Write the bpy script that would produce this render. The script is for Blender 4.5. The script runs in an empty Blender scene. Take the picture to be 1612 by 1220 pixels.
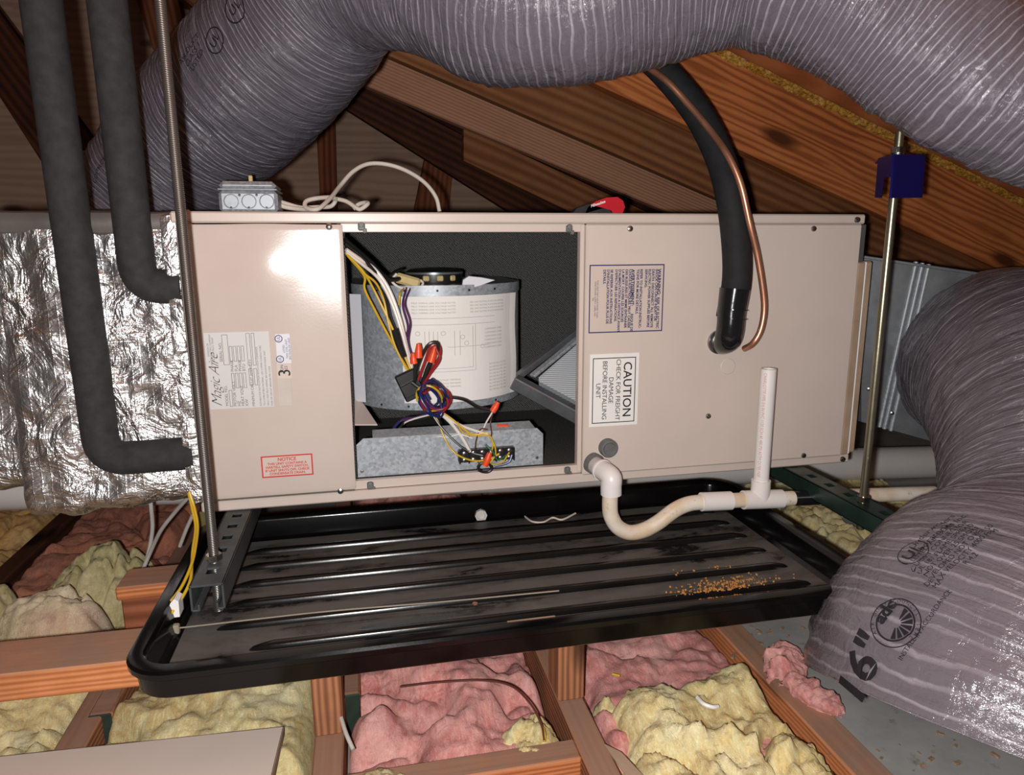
import bpy, bmesh, math, random
import numpy as np
from mathutils import Vector, Matrix
random.seed(7)
RNG = np.random.default_rng(11)
sc = bpy.context.scene
col = sc.collection

# ------------------------------------------------------------------ camera
FPX = 1097.77
YAW, PITCH, ROLL = .2121, .2009, -.0052
CAM = np.array([0.261, -1.1366, 0.4158])
_cy, _sy, _cp, _sp = math.cos(YAW), math.sin(YAW), math.cos(PITCH), math.sin(PITCH)
FWD = np.array([_sy * _cp, _cy * _cp, -_sp])
_rt = np.array([_cy, -_sy, 0.0])
_up = np.cross(_rt, FWD)
RGT = math.cos(ROLL) * _rt + math.sin(ROLL) * _up
UPV = -math.sin(ROLL) * _rt + math.cos(ROLL) * _up
cd = bpy.data.cameras.new('camera')
cd.sensor_width = 36.0
cd.lens = 36.0 * FPX / 1612.0
cd.clip_start = .02
cam = bpy.data.objects.new('camera', cd)
col.objects.link(cam)
cam.matrix_world = Matrix(((RGT[0], UPV[0], -FWD[0], CAM[0]), (RGT[1], UPV[1], -FWD[1], CAM[1]),
                           (RGT[2], UPV[2], -FWD[2], CAM[2]), (0, 0, 0, 1)))
sc.camera = cam

# ------------------------------------------------------------------ world, light, exposure
w = bpy.data.worlds.new('attic_air')
w.use_nodes = True
w.node_tree.nodes['Background'].inputs[0].default_value = (1.0, .93, .87, 1)
w.node_tree.nodes['Background'].inputs[1].default_value = .05
sc.world = w
ld = bpy.data.lights.new('phone_flash', 'POINT')          # the flash of the phone, just left of its lens
ld.energy = 50
ld.color = (1.0, .98, .97)
ld.shadow_soft_size = .009
lo = bpy.data.objects.new('phone_flash', ld)
lo.location = Vector(CAM - .03 * RGT - .014 * UPV - .01 * FWD)
col.objects.link(lo)
sc.view_settings.view_transform = 'Standard'
sc.view_settings.look = 'None'
sc.view_settings.exposure = 0
sc.view_settings.gamma = 1
sc.view_settings.use_curve_mapping = False


# ------------------------------------------------------------------ geometry helpers
def ray(px, py): return FWD + (px - 806) / FPX * RGT - (py - 610) / FPX * UPV
def _on(ax, px, py, v):
    d = ray(px, py)
    return CAM + d * ((v - CAM[ax]) / d[ax])
def atY(px, py, v): return _on(1, px, py, v)
def atZ(px, py, v): return _on(2, px, py, v)
def atD(px, py, t): return CAM + t * ray(px, py)


def vnoise(p, seed=0):
    p = np.asarray(p, dtype=np.float64)
    i = np.floor(p).astype(np.int64)
    f = p - i
    f = f * f * f * (f * (f * 6 - 15) + 10)
    out = np.zeros(len(p))
    for dx in (0, 1):
        for dy in (0, 1):
            for dz in (0, 1):
                h = ((i[:, 0] + dx) * 374761393 + (i[:, 1] + dy) * 668265263 + (i[:, 2] + dz) * 2147483647 + seed * 974711) & 0x7fffffff
                h = ((h ^ (h >> 13)) * 1274126177) & 0x7fffffff
                h = (h ^ (h >> 16)) & 0xffff
                wgt = (f[:, 0] if dx else 1 - f[:, 0]) * (f[:, 1] if dy else 1 - f[:, 1]) * (f[:, 2] if dz else 1 - f[:, 2])
                out += wgt * h / 65535.0
    return out
def fbm(p, o=4, seed=0, gain=.5):
    p = np.asarray(p, dtype=np.float64)
    a, s, t = 1.0, 0.0, 0.0
    for k in range(o):
        s = s + a * vnoise(p * 2 ** k, seed + k * 13)
        t += a
        a *= gain
    return s / t
def ridge(n): return 1 - np.abs(2 * n - 1)


def catmull(pts, n):
    P = np.array(pts, dtype=float)
    if len(P) == 2:
        return P[0] + np.linspace(0, 1, n)[:, None] * (P[1] - P[0])
    E0 = 2 * P[0] - P[1]
    E1 = 2 * P[-1] - P[-2]
    Q = np.vstack([E0, P, E1])
    out = []
    for k in range(len(P) - 1):
        a, b, c, d = Q[k:k + 4]
        t = np.linspace(0, 1, 24, endpoint=False)[:, None]
        out.append(.5 * ((2 * b) + (c - a) * t + (2 * a - 5 * b + 4 * c - d) * t ** 2 + (3 * b - a - 3 * c + d) * t ** 3))
    out.append(P[-1:])
    C = np.vstack(out)
    s = np.concatenate([[0], np.cumsum(np.linalg.norm(np.diff(C[:, :3], axis=0), axis=1))])
    u = np.linspace(0, s[-1], n)
    return np.stack([np.interp(u, s, C[:, j]) for j in range(C.shape[1])], 1)


def frames(C, hint=None):
    T = np.gradient(C, axis=0)
    T /= np.linalg.norm(T, axis=1)[:, None]
    n = np.array(hint if hint is not None else ((0, 0, 1) if abs(T[0][2]) < .9 else (1, 0, 0)), dtype=float)
    N = []
    for t in T:
        n = n - t * np.dot(n, t)
        n /= np.linalg.norm(n)
        N.append(n)
    N = np.array(N)
    return T, N, np.cross(T, N)


class MB:
    def __init__(s): s.v, s.f, s.m, s.n = [], [], [], 0
    def add(s, V, F, mi=0):
        V = np.asarray(V, dtype=float)
        s.v.append(V)
        for q in F:
            s.f.append(tuple(int(i) + s.n for i in q))
            s.m.append(mi)
        s.n += len(V)
        return s
    def box(s, c, d, b=.001, mi=0, R=None):
        """chamfered box, centre c, full size d"""
        h = np.array(d, dtype=float) / 2
        b = min(b, .45 * 2 * h.min())
        V, idx = [], {}
        for sx in (-1, 1):
            for sy in (-1, 1):
                for sz in (-1, 1):
                    for ax in range(3):
                        p = np.array([sx, sy, sz]) * (h - b)
                        p[ax] += (sx, sy, sz)[ax] * b
                        idx[sx, sy, sz, ax] = len(V)
                        V.append(p)
        F = []
        for ax in range(3):
            o = [k for k in range(3) if k != ax]
            for sg in (-1, 1):
                def key(a_, b_):
                    q = [0, 0, 0]
                    q[ax], q[o[0]], q[o[1]] = sg, a_, b_
                    return idx[q[0], q[1], q[2], ax]
                F.append([key(-1, -1), key(1, -1), key(1, 1), key(-1, 1)])
        for ax in range(3):
            o = [k for k in range(3) if k != ax]
            for a_ in (-1, 1):
                for b_ in (-1, 1):
                    def key(e, which):
                        q = [0, 0, 0]
                        q[ax], q[o[0]], q[o[1]] = e, a_, b_
                        return idx[q[0], q[1], q[2], which]
                    F.append([key(-1, o[0]), key(1, o[0]), key(1, o[1]), key(-1, o[1])])
        for sx in (-1, 1):
            for sy in (-1, 1):
                for sz in (-1, 1):
                    F.append([idx[sx, sy, sz, 0], idx[sx, sy, sz, 1], idx[sx, sy, sz, 2]])
        V = np.array(V)
        F2 = []
        for q in F:                                            # outward winding
            a_, b_, c_ = V[q[0]], V[q[1]], V[q[2]]
            F2.append(q if np.dot(np.cross(b_ - a_, c_ - a_), V[q].mean(0)) > 0 else q[::-1])
        if R is not None: V = V @ np.array(R).T
        return s.add(V + np.array(c, dtype=float), F2, mi)
    def bar(s, p0, p1, wd, ht, up=(0, 0, 1), b=.001, mi=0):
        p0, p1 = np.array(p0, float), np.array(p1, float)
        x = p1 - p0
        L = np.linalg.norm(x)
        x /= L
        y = np.cross(np.array(up, float), x)
        y /= np.linalg.norm(y)
        return s.box((p0 + p1) / 2, (L, wd, ht), b, mi, np.stack([x, y, np.cross(x, y)], 1))
    def tube(s, pts, r, n=12, seg=None, mi=0, cap=True, raw=False, hint=None, hollow=0):
        P = np.array(pts, float)
        if raw: C = P
        else:
            L = np.linalg.norm(np.diff(P, axis=0), axis=1).sum()
            C = catmull(P, seg or max(2, min(160, int(L / max(.6 * (np.max(r) if not np.isscalar(r) else r), .0025)) + 4)) if len(P) > 2 else 2)
        m = len(C)
        rr = np.full(m, r) if np.isscalar(r) else np.interp(np.linspace(0, 1, m), np.linspace(0, 1, len(r)), r)
        T, N, B = frames(C, hint)
        a = np.linspace(0, 2 * np.pi, n, endpoint=False)
        V = (C[:, None, :] + rr[:, None, None] * (np.cos(a)[None, :, None] * N[:, None, :] + np.sin(a)[None, :, None] * B[:, None, :])).reshape(-1, 3)
        F = [(k * n + j, k * n + (j + 1) % n, (k + 1) * n + (j + 1) % n, (k + 1) * n + j) for k in range(m - 1) for j in range(n)]
        if hollow:
            e = m - 1
            Vi = np.vstack([C[e] + (rr[e] - hollow) * (np.cos(a)[:, None] * N[e] + np.sin(a)[:, None] * B[e]),
                            C[e] - T[e] * .03 + (rr[e] - hollow) * (np.cos(a)[:, None] * N[e] + np.sin(a)[:, None] * B[e])])
            b0 = len(V)
            V = np.vstack([V, Vi])
            F += [(e * n + j, e * n + (j + 1) % n, b0 + (j + 1) % n, b0 + j) for j in range(n)]
            F += [(b0 + j, b0 + (j + 1) % n, b0 + n + (j + 1) % n, b0 + n + j) for j in range(n)]
            F.append(tuple(b0 + n + j for j in range(n)))
            F.append(tuple(reversed(range(n))))
        elif cap:
            F.append(tuple(reversed(range(n))))
            F.append(tuple((m - 1) * n + j for j in range(n)))
        return s.add(V, F, mi)
    def lathe(s, c, axis, prof, n=24, mi=0):
        """prof: (distance along axis, radius)"""
        ax = np.array(axis, float)
        ax /= np.linalg.norm(ax)
        h = np.array((0, 0, 1.0)) if abs(ax[2]) < .9 else np.array((1.0, 0, 0))
        N = np.cross(h, ax)
        N /= np.linalg.norm(N)
        B = np.cross(ax, N)
        a = np.linspace(0, 2 * np.pi, n, endpoint=False)
        V = np.vstack([np.array(c) + d * ax + r * (np.cos(a)[:, None] * N + np.sin(a)[:, None] * B) for d, r in prof])
        m = len(prof)
        F = [(k * n + j, k * n + (j + 1) % n, (k + 1) * n + (j + 1) % n, (k + 1) * n + j) for k in range(m - 1) for j in range(n)]
        F.append(tuple(reversed(range(n))))
        F.append(tuple((m - 1) * n + j for j in range(n)))
        return s.add(V, F, mi)
    def prism(s, poly, ext, mi=0):
        """poly: 3-D points of one face (planar), ext: extrusion vector"""
        P = np.array(poly, float)
        n = len(P)
        e = np.array(ext, float)
        nrm = np.zeros(3)
        for k in range(n): nrm += np.cross(P[k], P[(k + 1) % n])
        if np.dot(nrm, e) > 0: P = P[::-1]
        V = np.vstack([P, P + e])
        F = [tuple(range(n)), tuple(n + k for k in reversed(range(n)))]
        F += [(k, n + k, n + (k + 1) % n, (k + 1) % n) for k in range(n)]
        return s.add(V, [q for q in F], mi)
    def grid(s, G, mi=0, wrap=False):
        nu, nv = G.shape[:2]
        F = [(i * nv + j, i * nv + (j + 1) % nv, (i + 1) * nv + (j + 1) % nv, (i + 1) * nv + j)
             for i in range(nu - 1) for j in range(nv if wrap else nv - 1)]
        return s.add(G.reshape(-1, 3), F, mi)
    def build(s, name, mats, parent=None, smooth=True, sharp=.6, origin=None, fixn=True):
        V = np.vstack(s.v)
        if parent is None:
            o = np.array(origin if origin is not None else (V.min(0) + V.max(0)) / 2 * (1, 1, 0) + (0, 0, V[:, 2].min()))
            if origin is None: o[2] = V[:, 2].min()
        else:
            o = np.zeros(3)
            q = parent
            while q is not None:
                o = o + np.array(q.location)
                q = q.parent
        me = bpy.data.meshes.new(name)
        me.from_pydata((V - o).tolist(), [], s.f)
        mats = mats if isinstance(mats, (list, tuple)) else [mats]
        for m in mats: me.materials.append(m)
        if len(mats) > 1: me.polygons.foreach_set('material_index', s.m)
        if fixn and len(s.f) < 20000:
            bm = bmesh.new()
            bm.from_mesh(me)
            bmesh.ops.recalc_face_normals(bm, faces=bm.faces)
            bm.to_mesh(me)
            bm.free()
        if smooth:
            me.polygons.foreach_set('use_smooth', [True] * len(me.polygons))
            if sharp: me.set_sharp_from_angle(angle=sharp)
        me.update()
        ob = bpy.data.objects.new(name, me)
        col.objects.link(ob)
        if parent is None: ob.location = o
        else: ob.parent = parent
        return ob


def tag(o, label=None, cat=None, group=None, kind=None):
    if label: o['label'] = label
    if cat: o['category'] = cat
    if group: o['group'] = group
    if kind: o['kind'] = kind
    return o
def thing(name, loc, label, cat, group=None):
    o = bpy.data.objects.new(name, None)
    o.empty_display_size = .05
    o.location = loc
    col.objects.link(o)
    return tag(o, label, cat, group)
def recenter(ob):
    """put a part's own origin at its middle (for copies)"""
    return ob
def dup_part(ob, parent, offset):
    c = ob.copy()
    col.objects.link(c)
    c.parent = parent
    c.location = Vector(ob.location) + Vector(offset)
    return c


def text2d(txt, size, align='CENTER', shear=0, line=1.0, bold=0, space=1.0):
    c = bpy.data.curves.new('t', 'FONT')
    c.body = txt
    c.size = size
    c.align_x = align
    c.align_y = 'CENTER'
    c.shear = shear
    c.space_line = line
    c.space_character = space
    c.offset = bold
    c.resolution_u = 3
    c.fill_mode = 'FRONT'
    o = bpy.data.objects.new('t', c)
    me = bpy.data.meshes.new_from_object(o)
    V = np.array([v.co[:2] for v in me.vertices]) if len(me.vertices) else np.zeros((0, 2))
    F = [tuple(p.vertices) for p in me.polygons]
    bpy.data.objects.remove(o)
    bpy.data.meshes.remove(me)
    return V, F
def put2d(mb, VF, o, rx, ry, mi=0, lift=(0, 0, 0)):
    V, F = VF
    if len(V):
        mb.add(np.array(o) + np.array(lift) + V[:, :1] * np.array(rx) + V[:, 1:] * np.array(ry), F, mi)
def rect2d(x0, y0, x1, y1): return np.array([(x0, y0), (x1, y0), (x1, y1), (x0, y1)], float), [(0, 1, 2, 3)]
def frame2d(x0, y0, x1, y1, t):
    a = [(x0, y0), (x1, y0), (x1, y1), (x0, y1)]
    b = [(x0 + t, y0 + t), (x1 - t, y0 + t), (x1 - t, y1 - t), (x0 + t, y1 - t)]
    return np.array(a + b, float), [(k, (k + 1) % 4, 4 + (k + 1) % 4, 4 + k) for k in range(4)]
def ring2d(cx, cy, r, t, n=40, a0=0, a1=2 * math.pi):
    a = np.linspace(a0, a1, n)
    V = np.vstack([np.stack([cx + r * np.cos(a), cy + r * np.sin(a)], 1), np.stack([cx + (r - t) * np.cos(a), cy + (r - t) * np.sin(a)], 1)])
    return V, [(k, k + 1, n + k + 1, n + k) for k in range(n - 1)]


# ------------------------------------------------------------------ materials
def lin(r, g, b):
    return tuple((c / 255 / 12.92 if c / 255 <= .04045 else ((c / 255 + .055) / 1.055) ** 2.4) for c in (r, g, b)) + (1,)
class NT:
    def __init__(s, name):
        s.m = bpy.data.materials.new(name)
        s.m.use_nodes = True
        s.t = s.m.node_tree
        s.p = s.t.nodes['Principled BSDF']
    def n(s, typ, **kw):
        x = s.t.nodes.new(typ)
        for k, v in kw.items():
            if k[0] == '_': setattr(x, k[1:], v)
            elif k.startswith('i') and k[1:].isdigit(): s.set(x.inputs[int(k[1:])], v)
            else: s.set(x.inputs[k.replace('_', ' ')], v)
        return x
    def set(s, sock, v):
        if isinstance(v, bpy.types.NodeSocket): s.t.links.new(v, sock)
        else: sock.default_value = v
    def coord(s, kind='Object', scale=(1, 1, 1), rnd=True):
        tc = s.n('ShaderNodeTexCoord')
        v = tc.outputs[kind]
        if rnd:
            oi = s.n('ShaderNodeObjectInfo')
            mul = s.n('ShaderNodeVectorMath', _operation='SCALE', i0=(13.1, 7.7, 5.3), Scale=oi.outputs['Random'])
            v = s.n('ShaderNodeVectorMath', _operation='ADD', i0=v, i1=mul.outputs[0]).outputs[0]
        return s.n('ShaderNodeMapping', Vector=v, Scale=scale).outputs[0]
    def noise(s, v, sc_, det=4, rough=.55, dist=0):
        return s.n('ShaderNodeTexNoise', Vector=v, Scale=sc_, Detail=det, Roughness=rough, Distortion=dist).outputs[0]
    def ramp(s, f, stops, interp='LINEAR'):
        r = s.n('ShaderNodeValToRGB', Fac=f)
        e = r.color_ramp.elements
        r.color_ramp.interpolation = interp
        while len(e) < len(stops): e.new(.5)
        for k, (p, c) in enumerate(stops):
            e[k].position = p
            e[k].color = c if len(c) == 4 else tuple(c) + (1,)
        return r.outputs[0]
    def mix(s, f, a, b, mode='MIX'):
        x = s.n('ShaderNodeMix', _data_type='RGBA', _blend_type=mode)
        s.set(x.inputs[0], f)
        s.set(x.inputs[6], a)
        s.set(x.inputs[7], b)
        return x.outputs[2]
    def math(s, op, a, b=0.0, c=0.0):
        x = s.n('ShaderNodeMath', _operation=op)
        s.set(x.inputs[0], a)
        s.set(x.inputs[1], b)
        s.set(x.inputs[2], c)
        return x.outputs[0]
    def bump(s, h, strength=.3, dist=.002, prev=None):
        b = s.n('ShaderNodeBump', Strength=strength, Distance=dist, Height=h)
        if prev is not None: s.set(b.inputs['Normal'], prev)
        return b.outputs[0]
    def done(s, color=None, rough=None, metal=0, spec=None, normal=None, coat=0, coat_rough=.1, sheen=0, trans=0):
        p = s.p
        if color is not None: s.set(p.inputs['Base Color'], color)
        if rough is not None: s.set(p.inputs['Roughness'], rough)
        s.set(p.inputs['Metallic'], metal)
        if spec is not None: s.set(p.inputs['Specular IOR Level'], spec)
        if normal is not None: s.set(p.inputs['Normal'], normal)
        if coat:
            s.set(p.inputs['Coat Weight'], coat)
            s.set(p.inputs['Coat Roughness'], coat_rough)
        if sheen: s.set(p.inputs['Sheen Weight'], sheen)
        if trans: s.set(p.inputs['Transmission Weight'], trans)
        return s.m
BLACK, WHITE = (0, 0, 0, 1), (1, 1, 1, 1)


def plain(name, c, rough=.5, metal=0, spec=.5, var=.12, scale=30, bump=.0, coat=0):
    t = NT(name)
    v = t.coord()
    n = t.noise(v, scale, 4)
    d = tuple(x * (1 - var) for x in c[:3]) + (1,)
    b = tuple(min(1, x * (1 + var)) for x in c[:3]) + (1,)
    nm = t.bump(t.noise(v, scale * 6, 3), bump, .001) if bump else None
    return t.done(t.ramp(n, [(.3, d), (.7, b)]), rough, metal, spec, nm, coat)


def wood(name, dark, mid, light, ring=26, dist=5, dirt=.35, rough=.75, knots=True, spec=.2, bump=.35, dust=None):
    t = NT(name)
    v = t.coord('Object', (1, 1, 1))
    st = t.n('ShaderNodeMapping', Vector=v, Scale=(.10, 1, 1)).outputs[0]
    warp = t.noise(st, 5, 2)
    wv = t.n('ShaderNodeTexWave', _wave_type='BANDS', _bands_direction='Z', Vector=st, Scale=ring, Distortion=dist, Detail=2, Detail_Scale=1.2, Detail_Roughness=.5).outputs[1]
    fine = t.noise(t.n('ShaderNodeMapping', Vector=v, Scale=(3, 160, 160)).outputs[0], 1, 4)
    broad = t.noise(st, 9, 3)
    f = t.math('ADD', t.math('MULTIPLY', wv, .55), t.math('MULTIPLY', fine, .35))
    f = t.math('ADD', f, t.math('MULTIPLY', t.math('SUBTRACT', broad, .5), .6))
    c = t.ramp(f, [(.12, light), (.45, mid), (.85, dark)])
    if knots:
        vo = t.n('ShaderNodeTexVoronoi', Vector=t.n('ShaderNodeMapping', Vector=v, Scale=(3.2, 9, 9)).outputs[0], Scale=1.0).outputs['Distance']
        k = t.ramp(vo, [(.10, WHITE), (.2, BLACK)])
        c = t.mix(k, c, tuple(x * .35 for x in dark[:3]) + (1,))
    g = t.noise(v, 7, 5, .7)
    c = t.mix(t.ramp(g, [(.45, BLACK), (.75, (dirt,) * 3)]), c, tuple(x * .6 for x in dark[:3]) + (1,))
    if dust:                                                   # dust lies on the upward faces
        gz = t.n('ShaderNodeSeparateXYZ', Vector=t.n('ShaderNodeNewGeometry').outputs['True Normal']).outputs[2]
        up = t.ramp(gz, [(.6, BLACK), (.85, WHITE)])
        du = t.ramp(t.noise(v, 12, 5, .7), [(.25, (.45,) * 3), (.6, (.85,) * 3)])
        c = t.mix(t.math('MULTIPLY', up, du), c, t.mix(fine, dust, tuple(x * .7 for x in dust[:3]) + (1,)))
    nm = t.bump(f, bump, .0012)
    return t.done(c, rough, 0, spec, nm)


def fluff(name, cols, spot=None, scale=8):
    t = NT(name)
    v = t.coord()
    n = t.noise(v, scale, 6, .6, .8)
    c = t.ramp(n, [(.30, cols[0]), (.5, cols[1]), (.68, cols[2])])
    st = t.noise(t.n('ShaderNodeMapping', Vector=v, Scale=(26, 7, 14), Rotation=(0, 0, .5)).outputs[0], 2.2, 6, .68, 2.2)
    c = t.mix(t.ramp(st, [(.42, (.0,) * 3), (.66, (.6,) * 3)]), c, tuple(min(1, x * 1.22 + .03) for x in cols[2][:3]) + (1,))
    st2 = t.noise(t.n('ShaderNodeMapping', Vector=v, Scale=(9, 20, 14), Rotation=(0, 0, -.3)).outputs[0], 2.0, 6, .7, 2.0)
    c = t.mix(t.ramp(st2, [(.53, (.0,) * 3), (.72, (.6,) * 3)]), c, tuple(x * .5 for x in cols[0][:3]) + (1,))
    if spot:
        s_ = t.noise(v, 5.5, 3, .5)
        c = t.mix(t.ramp(s_, [(.56, BLACK), (.66, WHITE)]), c, spot)
    fib = t.noise(t.n('ShaderNodeMapping', Vector=v, Scale=(60, 18, 40)).outputs[0], 4, 5, .7, 2.5)
    nm = t.bump(fib, .7, .006)
    return t.done(c, 1.0, 0, .05, nm, sheen=.1)


def duct_mat(name, base, hi, rough=.23, lo=.12):
    """reinforced plastic jacket: fine ring threads, printed nothing"""
    t = NT(name)
    tc = t.n('ShaderNodeTexCoord')
    uv = tc.outputs['UV']
    sep = t.n('ShaderNodeSeparateXYZ', Vector=uv)
    obj = t.coord('Object', (1, 1, 1), False)
    wob = t.math('MULTIPLY', t.math('SUBTRACT', t.noise(obj, 11, 3), .5), 1.3)
    ph = t.math('ADD', t.math('MULTIPLY', sep.outputs[1], 105), wob)
    ph = t.math('ADD', ph, sep.outputs[0])
    fr = t.math('FRACT', ph)
    line = t.ramp(fr, [(0, WHITE), (.10, (.75,) * 3), (.2, BLACK), (.92, BLACK), (1, WHITE)])
    patch = t.ramp(t.noise(obj, 9, 3), [(.32, (lo,) * 3), (.58, WHITE)])
    line = t.mix(1.0, line, patch, 'MULTIPLY')
    var = t.noise(obj, 4, 4)
    c = t.mix(t.ramp(var, [(.3, BLACK), (.75, WHITE)]), base, tuple(x * .72 for x in base[:3]) + (1,))
    c = t.mix(t.math('MULTIPLY', line, .62), c, hi)
    cr = t.n('ShaderNodeMapping', Vector=uv, Scale=(9, 190, 1)).outputs[0]
    crn = t.noise(cr, 1.0, 5, .65, .8)
    cr2 = t.noise(obj, 55, 4, .6, 1.2)
    nm = t.bump(crn, .75, .005)
    nm = t.bump(cr2, .5, .0045, nm)
    return t.done(c, rough, 0, .6, nm)


M = {}
M['beige'] = plain('beige_enamel', lin(205, 190, 179), .36, 0, .5, .03, 12)
t = NT('beige_panel')
v = t.coord('Object', (1, 1, 1), True)
nm = t.bump(t.noise(v, 5, 2), .35, .01)
nm = t.bump(t.noise(v, 260, 2), .10, .0006, nm)
M['panel'] = t.done(t.ramp(t.noise(v, 7, 5, .65), [(.3, lin(198, 183, 173)), (.7, lin(205, 190, 180))]), .2, 0, .6, nm)
M['panel_matt'] = plain('beige_panel_dull', lin(208, 193, 182), .45, 0, .4, .03, 10)
M['black_liner'] = None
t = NT('black_liner')
v = t.coord('Object', (1, 1, 1), False)
wv = t.n('ShaderNodeTexWave', _wave_type='BANDS', _bands_direction='DIAGONAL', Vector=v, Scale=120, Distortion=4, Detail=2).outputs[1]
nz = t.noise(v, 330, 3)
M['black_liner'] = t.done(t.ramp(t.math('ADD', t.math('MULTIPLY', wv, .4), t.math('MULTIPLY', nz, .6)), [(.3, (.02, .02, .02)), (.72, (.14, .135, .125))]), .9, 0, .2, t.bump(nz, .5, .002))
t = NT('galvanised')
v = t.coord()
vo = t.n('ShaderNodeTexVoronoi', Vector=v, Scale=230).outputs['Color']
bw = t.n('ShaderNodeSeparateColor', i0=vo).outputs[0]
M['galv'] = t.done(t.ramp(bw, [(0, lin(150, 156, 162)), (1, lin(180, 185, 190))]), t.math('ADD', t.math('MULTIPLY', bw, .14), .42), .35, .5, t.bump(t.noise(v, 30, 3), .1, .002))
M['galv_dark'] = plain('galvanised_dull', lin(124, 127, 130), .36, .6, .5, .2, 25, .1)
M['steel'] = plain('zinc_steel', lin(168, 165, 160), .27, 1, .5, .1, 60, .15)
t = NT('threaded_steel')
v = t.coord('Object', (1, 1, 1), False)
wv = t.n('ShaderNodeTexWave', _wave_type='BANDS', _bands_direction='Z', Vector=v, Scale=130, Distortion=.3).outputs[1]
rust = t.ramp(t.noise(v, 9, 4), [(.55, lin(124, 120, 116)), (.8, lin(112, 86, 66))])
M['thread'] = t.done(rust, .36, .85, .5, t.bump(wv, .6, .001))
M['brass_rod'] = plain('yellow_zinc_rod', lin(150, 144, 122), .3, .9, .5, .12, 40, .1)
M['pvc'] = plain('white_pvc', lin(232, 226, 222), .35, 0, .5, .04, 14)
t = NT('aged_pvc')
v = t.coord()
c = t.ramp(t.noise(v, 16, 4, .6), [(.38, lin(231, 221, 206)), (.62, lin(213, 190, 158))])
c = t.mix(t.ramp(t.noise(v, 60, 4, .7), [(.60, BLACK), (.72, (.5,) * 3)]), c, lin(120, 120, 130))
M['pvc_old'] = t.done(c, .42, 0, .5)
M['pvc_grey'] = plain('grey_dusty_pvc', lin(196, 190, 184), .55, 0, .4, .12, 30)
M['grey_plastic'] = plain('grey_plastic', lin(104, 104, 102), .5, 0, .4, .2, 70, .2)
M['foam'] = plain('charcoal_foam_insulation', (.036, .034, .036, 1), .82, 0, .3, .25, 60, .25)
M['foam_black'] = plain('black_foam', (.014, .014, .015, 1), .75, 0, .3, .25, 60, .2)
M['tape'] = plain('black_vinyl_tape', (.010, .010, .011, 1), .14, 0, .6, .2, 20, .08)
M['black'] = plain('black_plastic', (.012, .012, .012, 1), .35, 0, .5, .2, 40)
M['copper'] = plain('copper', lin(198, 140, 112), .36, .75, .5, .2, 25, .05)
M['blue'] = plain('blue_paint', lin(16, 20, 92), .35, 0, .5, .12, 20)
M['strut_grey'] = plain('dull_green_grey_strut', lin(72, 76, 76), .5, .3, .5, .25, 25, .15)
M['strut_green'] = plain('dark_green_strut', lin(34, 52, 45), .3, .2, .5, .25, 18, .1)
M['green_paint'] = plain('dark_green_end_paint', lin(38, 50, 42), .7, 0, .3, .3, 30, .2)
M['white'] = plain('white_plastic', lin(236, 232, 228), .4, 0, .5, .03, 20)
M['cable'] = plain('cream_cable', lin(214, 203, 190), .45, 0, .4, .08, 30)
M['tie'] = plain('dull_cream_tie', lin(138, 128, 112), .6, 0, .3, .15, 30)
M['grey_cable'] = plain('grey_white_cable', lin(186, 180, 172), .5, 0, .4, .1, 30)
M['w_yellow'] = plain('yellow_wire', lin(206, 168, 40), .38, 0, .5, .1, 40)
M['w_white'] = plain('white_wire', lin(224, 216, 206), .38, 0, .5, .06, 40)
M['w_blue'] = plain('blue_wire', lin(28, 38, 96), .35, 0, .5, .1, 40)
M['w_purple'] = plain('purple_wire', lin(76, 38, 86), .35, 0, .5, .1, 40)
M['w_red'] = plain('red_wire', lin(150, 34, 36), .35, 0, .5, .1, 40)
M['w_green'] = plain('green_wire', lin(40, 96, 60), .35, 0, .5, .1, 40)
M['w_brown'] = plain('brown_wire', lin(90, 52, 44), .35, 0, .5, .1, 40)
M['orange'] = plain('orange_wire_nut', lin(232, 78, 34), .4, 0, .5, .08, 30)
M['red_tool'] = plain('red_tool', lin(196, 28, 44), .38, 0, .5, .08, 30)
M['grey_tool'] = plain('dark_grey_grip', lin(46, 44, 46), .7, 0, .3, .2, 60)
M['paper'] = plain('white_paper', lin(236, 233, 228), .75, 0, .2, .05, 9)
M['label_grey'] = plain('silver_label', lin(206, 203, 200), .5, 0, .4, .03, 12)
M['label_light'] = plain('light_label', lin(216, 216, 222), .42, 0, .4, .02, 12)
M['label_beige'] = plain('beige_label', lin(206, 190, 178), .42, 0, .4, .03, 12)
M['label_dull'] = plain('worn_label', lin(196, 186, 176), .5, 0, .4, .05, 40)
M['ink'] = plain('black_ink', (.018, .017, .017, 1), .6, 0, .3, .1, 30)
M['ink_grey'] = plain('grey_ink', lin(96, 92, 92), .6, 0, .3, .1, 30)
M['ink_faint'] = plain('faint_ink', lin(168, 164, 160), .7, 0, .2, .1, 60)
M['ink_navy'] = plain('navy_ink', lin(44, 44, 98), .6, 0, .3, .1, 30)
M['ink_red'] = plain('red_ink', lin(204, 60, 58), .55, 0, .3, .08, 30)
M['ink_pink'] = plain('faded_red_ink', lin(206, 148, 146), .6, 0, .3, .08, 30)
M['ink_duct'] = plain('duct_ink', lin(34, 31, 36), .35, 0, .5, .1, 40)
M['cap'] = plain('beige_paper_capacitor', lin(198, 176, 122), .6, 0, .3, .1, 80)
M['coilfin'] = None
t = NT('aluminium_fins')
v = t.coord('Object', (1, 1, 1), False)
wv = t.n('ShaderNodeTexWave', _wave_type='BANDS', _bands_direction='Z', Vector=v, Scale=95, Distortion=.2).outputs[1]
M['coilfin'] = t.done(t.mix(wv, lin(150, 154, 158), lin(206, 210, 214)), .5, .1, .5, t.bump(wv, .6, .001))
M['tan'] = plain('tan_cardboard', lin(166, 142, 120), .8, 0, .2, .15, 18, .2)
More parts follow.
